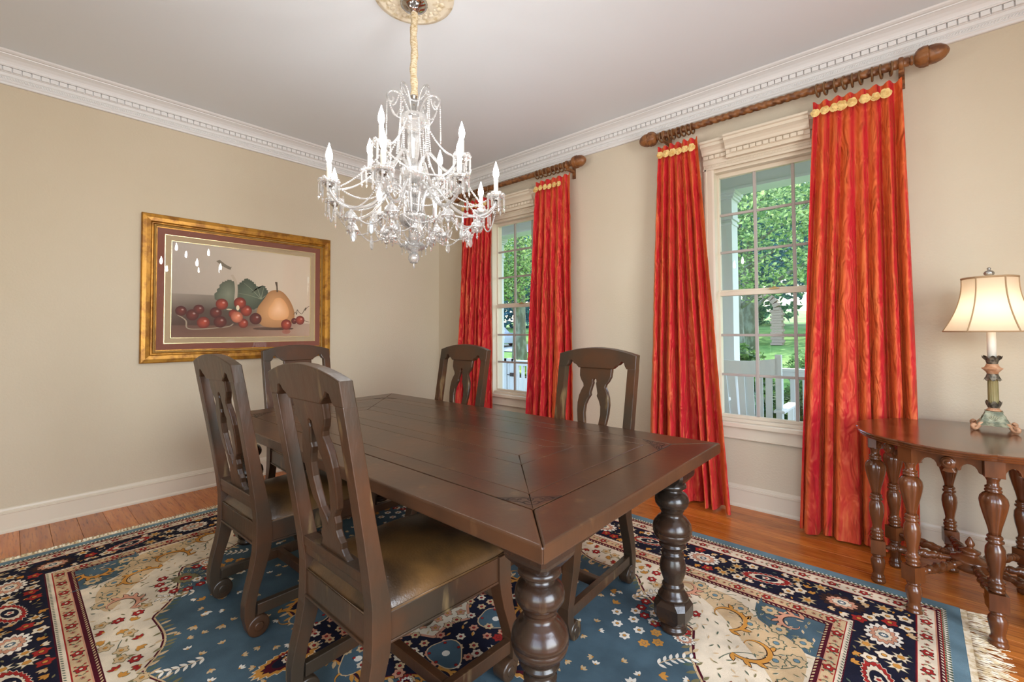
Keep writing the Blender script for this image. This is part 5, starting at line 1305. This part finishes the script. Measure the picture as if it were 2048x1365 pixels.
# ================================================================== PORCH AND GARDEN
PZ = -.10
tag(MB().box(-8, 12, .14, 2.45, PZ-.15, PZ).build('porch_floor', PORCHF), kind='structure')
tag(MB().box(-8, 12, .14, 2.9, 3.15, 3.22).build('porch_ceiling', EXTW), kind='structure')
m = MB().box(-8, 12, 2.10, 2.34, 2.90, 3.15).box(-8, 12, 2.06, 2.38, 3.06, 3.15).box(-8, 12, 2.085, 2.355, 2.893, 2.925)
tag(m.build('porch_beam', EXTW, bevel=.004), kind='structure')
MB().box(-.12, 8, .14, .16, -.1, 0)  # (plinth is part of the wall)
def column(x, lb):
    t = empty('porch_column', (x, 2.22, PZ), 0, lb, 'column', 'square white porch columns')
    MB().box(x-.115, x+.115, 2.105, 2.335, PZ+.16, 2.56).build('shaft', EXTW, t, world=True, bevel=.004)
    MB().box(x-.145, x+.145, 2.075, 2.365, PZ, PZ+.14).box(x-.13, x+.13, 2.09, 2.35, PZ+.14, PZ+.17).build('plinth', EXTW, t, world=True, bevel=.005)
    m = MB(); m.box(x-.125, x+.125, 2.095, 2.345, 2.50, 2.53); m.box(x-.135, x+.135, 2.085, 2.355, 2.56, 2.60); m.box(x-.12, x+.12, 2.10, 2.34, 2.60, 2.80)
    m.box(x-.14, x+.14, 2.08, 2.36, 2.80, 2.83); m.box(x-.155, x+.155, 2.065, 2.375, 2.83, 2.86); m.box(x-.17, x+.17, 2.05, 2.39, 2.86, 2.90)
    m.build('capital', EXTW, t, world=True, bevel=.004)
column(2.655, 'square white porch column seen through the left side of the near window')
column(-1.19, 'square white porch column at the left edge of the far window'); column(6.3, 'square white porch column farthest to the right')
def railing(x0, x1, z1, lb):
    t = empty('porch_railing', ((x0+x1)/2, 2.22, PZ), 0, lb, 'railing', 'white porch railings')
    MB().box(x0, x1, 2.175, 2.265, z1-.035, z1).box(x0, x1, 2.195, 2.245, z1-.09, z1-.035).build('top_rail', EXTW, t, world=True, bevel=.005)
    MB().box(x0, x1, 2.195, 2.245, PZ+.10, PZ+.16).build('bottom_rail', EXTW, t, world=True, bevel=.004)
    x = x0+.07
    while x < x1-.03:
        MB().box(x-.022, x+.022, 2.20, 2.24, PZ+.16, z1-.09).build('baluster', EXTW, t, world=True); x += .115
railing(2.80, 6.16, .835, 'white porch railing behind the rocking chair in the near window')
railing(-.73, 2.51, .775, 'white porch railing beneath the leafy plants in the far window')
g = empty('porch_gate', (-.84, 2.22, PZ), 0, 'white boarded porch gate with a black latch beside the far railing', 'gate')
MB().box(-.955, -.90, 2.20, 2.26, PZ+.05, .80).build('stile', EXTW, g, world=True, bevel=.004); MB().box(-.79, -.735, 2.20, 2.26, PZ+.05, .80).build('stile', EXTW, g, world=True, bevel=.004)
MB().box(-.955, -.735, 2.20, 2.26, .72, .80).build('top_rail', EXTW, g, world=True, bevel=.004)
for k in range(2): MB().box(-.898+.054*k, -.848+.054*k, 2.215, 2.245, PZ+.06, .72).build('board', EXTW, g, world=True, bevel=.003)
MB().box(-.80, -.72, 2.17, 2.20, .50, .56).box(-.87, -.79, 2.175, 2.187, .515, .530).build('latch', IRON, g, world=True, bevel=.003)
# rocking chair, back to the window
rk = empty('rocking_chair', (3.19, .95, PZ), 0, 'white slatted rocking chair on the porch, back turned to the near window', 'chair')
def lz(z): return .88-.14*(z-.40)+.0
def slab(x0, x1, za, zb2, th, name, x0b=None, x1b=None, top=None):
    x0b = x0 if x0b is None else x0b; x1b = x1 if x1b is None else x1b
    n = 8; vs = []
    m = MB()
    for i in range(n):
        a, b = i/n, (i+1)/n
        def col_(t): xt = x0+(x1-x0)*t; xb = x0b+(x1b-x0b)*t; zt = zb2+(top(t) if top else 0); return xb, xt, zt
        A_, B_ = col_(a), col_(b)
        v = [(A_[0], lz(za), za), (B_[0], lz(za), za), (B_[1], lz(B_[2]), B_[2]), (A_[1], lz(A_[2]), A_[2])]
        m.add(v+[(p[0], p[1]+th, p[2]) for p in v], [(0, 1, 2, 3), (7, 6, 5, 4), (0, 4, 5, 1), (3, 2, 6, 7)]+([(0, 3, 7, 4)] if i == 0 else [])+([(1, 5, 6, 2)] if i == n-1 else []))
        if not top: break
    if not top:
        m = MB(); v = [(x0b, lz(za), za), (x1b, lz(za), za), (x1, lz(zb2), zb2), (x0, lz(zb2), zb2)]
        m.add(v+[(p[0], p[1]+th, p[2]) for p in v], [(0, 1, 2, 3), (7, 6, 5, 4), (0, 4, 5, 1), (3, 2, 6, 7), (0, 3, 7, 4), (1, 5, 6, 2)])
    return m.build(name, EXTW, rk, world=True)
slab(2.87, 3.47, .865, 1.00, .03, 'top_rail', top=lambda t: .030*(2*t-1)**2-.012)
slab(2.84, 2.885, .12, 1.05, .045, 'back_post', 2.90, 2.945); slab(3.455, 3.50, .12, 1.05, .045, 'back_post', 3.43, 3.475)
for k in range(7): x = 2.935+.074*k; xb = 2.965+.066*k; slab(x-.004, x+.048, .36, .868, .016, 'back_slat', xb-.004, xb+.045)
slab(2.90, 3.46, .33, .38, .03, 'lower_back_rail')
for k in range(6): MB().box(2.93, 3.45, .93+.075*k, .99+.075*k, .335, .352).build('seat_slat', EXTW, rk, world=True)
for s_ in (2.86, 3.43):
    MB().box(s_, s_+.085, .82, 1.42, .555, .578).build('armrest', EXTW, rk, world=True, bevel=.006); MB().box(s_+.01, s_+.055, 1.33, 1.38, -.04, .555).build('front_leg', EXTW, rk, world=True)
    MB().box(s_+.02, s_+.045, .90, 1.36, .28, .335).build('seat_rail', EXTW, rk, world=True)
    MB().tube([(s_+.03, 1.15+.75*sin(a), PZ+.02+.75*(1-cos(a))*.35) for a in [-.85+1.7*k/12 for k in range(13)]], .02, 6).build('rocker', EXTW, rk, world=True)
# ground
rq = random.Random(9); vs = []; fs = []; nx, ny = 60, 44
def gz(x, y): return -.55+.050*max(0, y-4)+.06*sin(x*.35)*cos(y*.3)-(.06 if y < 3 else 0)+.03*max(0, y-20)
for j in range(ny+1):
    for i in range(nx+1):
        x = -46+92*i/nx; y = 2.5+60*(j/ny)**1.5; vs.append((x, y, gz(x, y)))
for j in range(ny):
    for i in range(nx): a = j*(nx+1)+i; fs.append((a, a+1, a+nx+2, a+nx+1))
tag(MB().add(vs, fs, True).build('lawn', GRASS, norm=False), kind='structure')
vs = []; fs = []
for i in range(31):
    x = -44+i*2.4; y = 17+1.0*sin(x*.12)
    if x > -7: break
    vs += [(x, y, gz(x, y)+.04), (x, y+4.5, gz(x, y+4.5)+.04)]
for i in range(len(vs)//2-1): fs.append((2*i, 2*i+2, 2*i+3, 2*i+1))
tag(MB().add(vs, fs).build('driveway', ASPH, norm=False), kind='structure')
LEAF1 = leafmat('sunlit_maple_leaves', lin('#55803a'), lin('#c3d88c'), .5)  # yellow-green sun highlights put into the leaf colour
LEAF2 = leafmat('mid_green_leaves', lin('#2f6652'), lin('#86b07a'), .45)
LEAF3 = leafmat('hazy_blue_green_leaves', lin('#1d4f60'), lin('#3f7f88'), .35)  # distance haze put into the leaf colour
LEAF4 = leafmat('dark_shrub_leaves', lin('#35582b'), lin('#6f9348'), .35)
HOST = leafmat('hosta_leaves', lin('#7fa33a'), lin('#b9cf5e'), .5)
def leafcloud(blobs, n, size, mt, parent, seed, name='foliage'):
    q = random.Random(seed); v = []; f = []
    tot = sum(b[3]**2 for b in blobs)
    for (bx, by, bz, br) in blobs:
        k = int(n*br*br/tot)
        for _ in range(k):
            while True:
                p = Vector((q.uniform(-1, 1), q.uniform(-1, 1), q.uniform(-1, 1)))
                if .25 < p.length < 1: break
            c = Vector((bx, by, bz))+Vector((p.x*br, p.y*br, p.z*br*.7)); s = size*q.uniform(.6, 1.3)
            u = Vector((q.gauss(0, 1), q.gauss(0, 1), q.gauss(0, .5))).normalized(); w = u.orthogonal().normalized(); w.rotate(Matrix.Rotation(q.uniform(0, 6.28), 3, u))
            i = len(v); v += [c-u*s, c+w*s*.5, c+u*s, c-w*s*.5]; f.append((i, i+1, i+2, i+3))
    me = bpy.data.meshes.new(name); me.from_pydata([tuple(a) for a in v], [], f); me.materials.append(mt)
    o = bpy.data.objects.new(name, me); COL.objects.link(o); o.parent = parent; o.location = -parent.location; tag(o, kind='stuff'); return o
def tree(x, y, h, r, mt, lb, seed, blobs, n=3500, size=.12, lean_=0, grp=None):
    q = random.Random(seed); t = empty('tree', (x, y, gz(x, y)), 0, lb, 'tree', grp); z0 = gz(x, y)-.1
    pts = [(x+lean_*k*k*.02+q.uniform(-.04, .04), y, z0+(h*k/6)) for k in range(7)]
    MB().tube(pts, [r*(1.25 if k == 0 else 1-.09*k) for k in range(7)], 12).build('trunk', BARK, t, world=True)
    for (bx, by, bz, br) in blobs[:5]:
        s = max(min(bz-1.2-.2*br, z0+h*.8), z0+1.2); k = (s-z0)/h*6
        p0 = Vector((x+lean_*k*k*.02, y, s)); p1 = Vector((bx, by, bz)); mid = p0.lerp(p1, .5)+Vector((q.uniform(-.2, .2), 0, q.uniform(-.1, .3)))
        MB().tube(catmull([p0, mid, p1], 4), [r*.35*(1-i/10) for i in range(9)], 6).build('branch', BARK, t, world=True)
    leafcloud(blobs, n, size, mt, t, seed)
tree(.30, 8.6, 7, .17, LEAF1, 'tree with a mottled trunk and low branches, left trunk in the near window', 1, [(1.0, 7.4, 2.6, 1.3), (2.2, 7.0, 2.9, 1.3), (.3, 8.0, 4.2, 1.8), (1.5, 8.6, 4.8, 1.7), (2.9, 8.2, 4.2, 1.5), (-.8, 8.8, 3.6, 1.5), (2.5, 6.4, 3.9, 1.2)], 8500, .055)
tree(.78, 9.4, 8, .20, LEAF2, 'leaning tree with a pale trunk in the middle of the near window', 2, [(.6, 9.5, 6.2, 2.0), (2.4, 9.8, 5.6, 1.9), (1.6, 9.0, 3.7, 1.0), (-.6, 9.6, 5.0, 1.6), (3.2, 9.4, 3.2, 1.1)], 6500, .075, .25)
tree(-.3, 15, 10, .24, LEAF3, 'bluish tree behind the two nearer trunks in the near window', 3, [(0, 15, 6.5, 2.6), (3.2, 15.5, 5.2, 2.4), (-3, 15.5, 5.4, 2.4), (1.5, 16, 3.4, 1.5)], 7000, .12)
tree(2.55, 14, 9, .14, LEAF1, 'slender tree at the right of the near window', 4, [(2.6, 13, 3.2, 1.4), (3.2, 14, 5.0, 1.8), (1.8, 14, 6, 1.8), (3.8, 13, 2.6, 1.0)], 7000, .085)
tree(-6.75, 9.3, 9, .27, LEAF1, 'large dark tree whose trunk fills the middle of the far window', 5, [(-7.8, 8.6, 3.3, 1.4), (-6.2, 8.2, 3.0, 1.2), (-7.2, 9, 4.6, 1.9), (-5.6, 9.5, 4.4, 1.6), (-9, 9.5, 4.2, 1.7), (-7.6, 8.0, 2.4, .8)], 10000, .075)
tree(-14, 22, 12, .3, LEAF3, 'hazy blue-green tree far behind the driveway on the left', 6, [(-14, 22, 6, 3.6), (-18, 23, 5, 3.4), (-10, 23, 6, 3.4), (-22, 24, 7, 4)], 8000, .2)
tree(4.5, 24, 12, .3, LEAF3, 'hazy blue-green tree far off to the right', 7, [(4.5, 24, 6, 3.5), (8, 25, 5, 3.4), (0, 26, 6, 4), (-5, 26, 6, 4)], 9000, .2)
for k in range(9):
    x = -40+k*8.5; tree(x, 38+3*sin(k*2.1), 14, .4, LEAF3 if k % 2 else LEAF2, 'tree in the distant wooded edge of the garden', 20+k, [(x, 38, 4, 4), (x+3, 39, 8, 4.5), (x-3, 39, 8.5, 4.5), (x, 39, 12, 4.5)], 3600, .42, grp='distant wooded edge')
def shrub(x, y, z, r, n, mt, lb, seed, size=.05, nm='shrub', cat='shrub'):
    t = empty(nm, (x, y, gz(x, y)), 0, lb, cat); q = random.Random(seed); m = MB()
    for k in range(7):
        a = q.uniform(0, 6.28); m.tube([(x, y, gz(x, y)), (x+.4*r*cos(a), y+.4*r*sin(a), (gz(x, y)+z)/2), (x+.8*r*cos(a), y+.8*r*sin(a), z+.3*r)], [.018, .012, .005], 5)
    m.build('stems', BARK, t, world=True)
    bl_ = [(x+q.uniform(-.5, .5)*r, y+q.uniform(-.3, .3)*r, z+q.uniform(-.5, .35)*r, r*q.uniform(.45, .7)) for _ in range(7)]
    leafcloud(bl_, n, size, mt, t, seed)
shrub(2.28, 3.5, .72, .62, 1900, LEAF4, 'dark glossy shrub right of the porch column, above the rocking chair', 31, .062)
for k, x in enumerate((2.4, 3.1, 3.8, 4.5, 5.3)): shrub(x, 2.95+.1*(k % 2), .28, .52, 2300, LEAF4 if k % 3 else LEAF2, ['low hedge bush behind the porch column', 'low leafy hedge bush seen between the rocking chair slats', 'low leafy hedge bush at the right edge of the near window', 'hedge bush right of the near window', 'hedge bush farthest right along the porch'][k], 40+k, .038, 'hedge_bush', 'bush')
for k, x in enumerate((-.5, .2, .9, 1.6)): shrub(x, 2.95, .12, .46, 1700, LEAF4, ['low shrub behind the gate-side balusters', 'second low shrub along the far railing', 'third low shrub along the far railing', 'low shrub next to the middle porch column'][k], 50+k, .034, 'hedge_bush', 'bush')
for k, (x, y) in enumerate(((1.6, 6.2), (2.9, 7.4), (2.2, 11), (3.3, 4.6))): shrub(x, y, gz(x, y)+.45, .7, 1800, LEAF1 if k % 2 == 0 else LEAF2, ['sunlit ground-cover mound beyond the hedge', 'sunlit mound of leaves on the lawn at the right', 'small bush at the foot of the far trunks', 'bright leafy mound just beyond the porch hedge'][k], 60+k, .05, 'leafy_mound', 'bush')
hq = random.Random(4)
for k, (x, y) in enumerate(((-1.62, 3.0), (-1.2, 3.02), (-.78, 3.0), (-2.0, 3.05))):
    t = empty('hosta_plant', (x, y, .35), 0, ['broad-leaved yellow-green plant at the left behind the far railing', 'broad-leaved bright plant in the middle of the far window', 'broad-leaved plant at the right behind the far railing', 'broad-leaved plant farthest left behind the far railing'][k], 'plant', 'broad-leaved plants behind the far railing')
    for j in range(16):
        a = hq.uniform(0, 6.28); L = hq.uniform(.34, .50); w = .055; el = hq.uniform(.7, 1.35); vs = []; fs = []
        for i in range(7):
            s = i/6; r_ = L*s*cos(el)*(1+.5*s); z_ = .4+L*s*sin(el)-.12*s*s; ww = w*math.sin(pi*(s*.92+.04))**.7
            c_ = Vector((x+r_*cos(a), y+r_*sin(a), z_)); sd_ = Vector((-sin(a), cos(a), 0)); vs += [c_-sd_*ww, c_+Vector((0, 0, -.012)), c_+sd_*ww]
        for i in range(6): b = 3*i; fs += [(b, b+1, b+4, b+3), (b+1, b+2, b+5, b+4)]
        MB().add(vs, fs, True).build('leaf', HOST, t, world=True, norm=False)
pt = empty('planter', (-1.3, 2.9, gz(-1.3, 2.9)), 0, 'long pale planter box behind the far railing holding the broad-leaved plants', 'planter')
MB().box(-2.2, -.5, 2.65, 3.25, gz(-1.3, 2.9)-.05, .42).build('trough', EXTW, pt, world=True, bevel=.01); MB().box(-2.16, -.54, 2.69, 3.21, .42, .428).build('soil', SUB, pt, world=True)
# parked car far down the driveway
car = empty('car', (-17.5, 18.6, gz(-17.5, 18.6)), 0, 'pale parked car on the driveway in the far window', 'car')
cz = gz(-17.5, 18.6)+.05
MB().prism([(-2.2, .25), (2.2, .25), (2.25, .6), (2.1, .85), (1.1, .95), (.5, 1.42), (-1.2, 1.45), (-1.9, .98), (-2.25, .9), (-2.25, .5)], 17.7, 19.5, 'y', T=Matrix.Translation((-17.5, 0, cz))).build('body', mat('silver_car_paint', lin('#c9d0d4'), .25, metal=.3), car, world=True, bevel=.06)
MB().prism([(1.0, .98), (.48, 1.38), (-1.1, 1.40), (-1.7, 1.0)], 17.68, 19.52, 'y', T=Matrix.Translation((-17.5, 0, cz))).build('windows', IRON, car, world=True)
for x in (-1.4, 1.4):
    for y in (17.72, 19.3): MB().lathe([(.2, 0), (.33, .02), (.33, .18), (.2, .2)], seg=20, T=Matrix.Translation((-17.5+x, y+.2, cz+.33)) @ Matrix.Rotation(pi/2, 4, 'X')).build('wheel', IRON, car, world=True)
# brick archway of the neighbouring house, far in the near window
ba = empty('brick_arch', (-1.75, 23, gz(-.9, 23)), 0, 'pale brick archway far away beyond the lawn in the near window', 'archway'); bz = gz(-.9, 23)
bm_ = MB().box(-.26, .26, -.25, .25, 0, .13).mesh('brick'); bm_.materials.append(BRICK)
for s_ in (-1, 1):
    for k in range(13): inst('brick', bm_, ba, (s_*.8+(.03 if k % 2 else -.03), 0, .14*k), 0)
for k in range(11): a = pi*(k+.5)/11; inst('brick', bm_, ba, (.8*cos(a), 0, 1.82+.8*sin(a)), rot=(0, pi/2-a+pi/2, 0), scale=(.55, 1, 1.4))
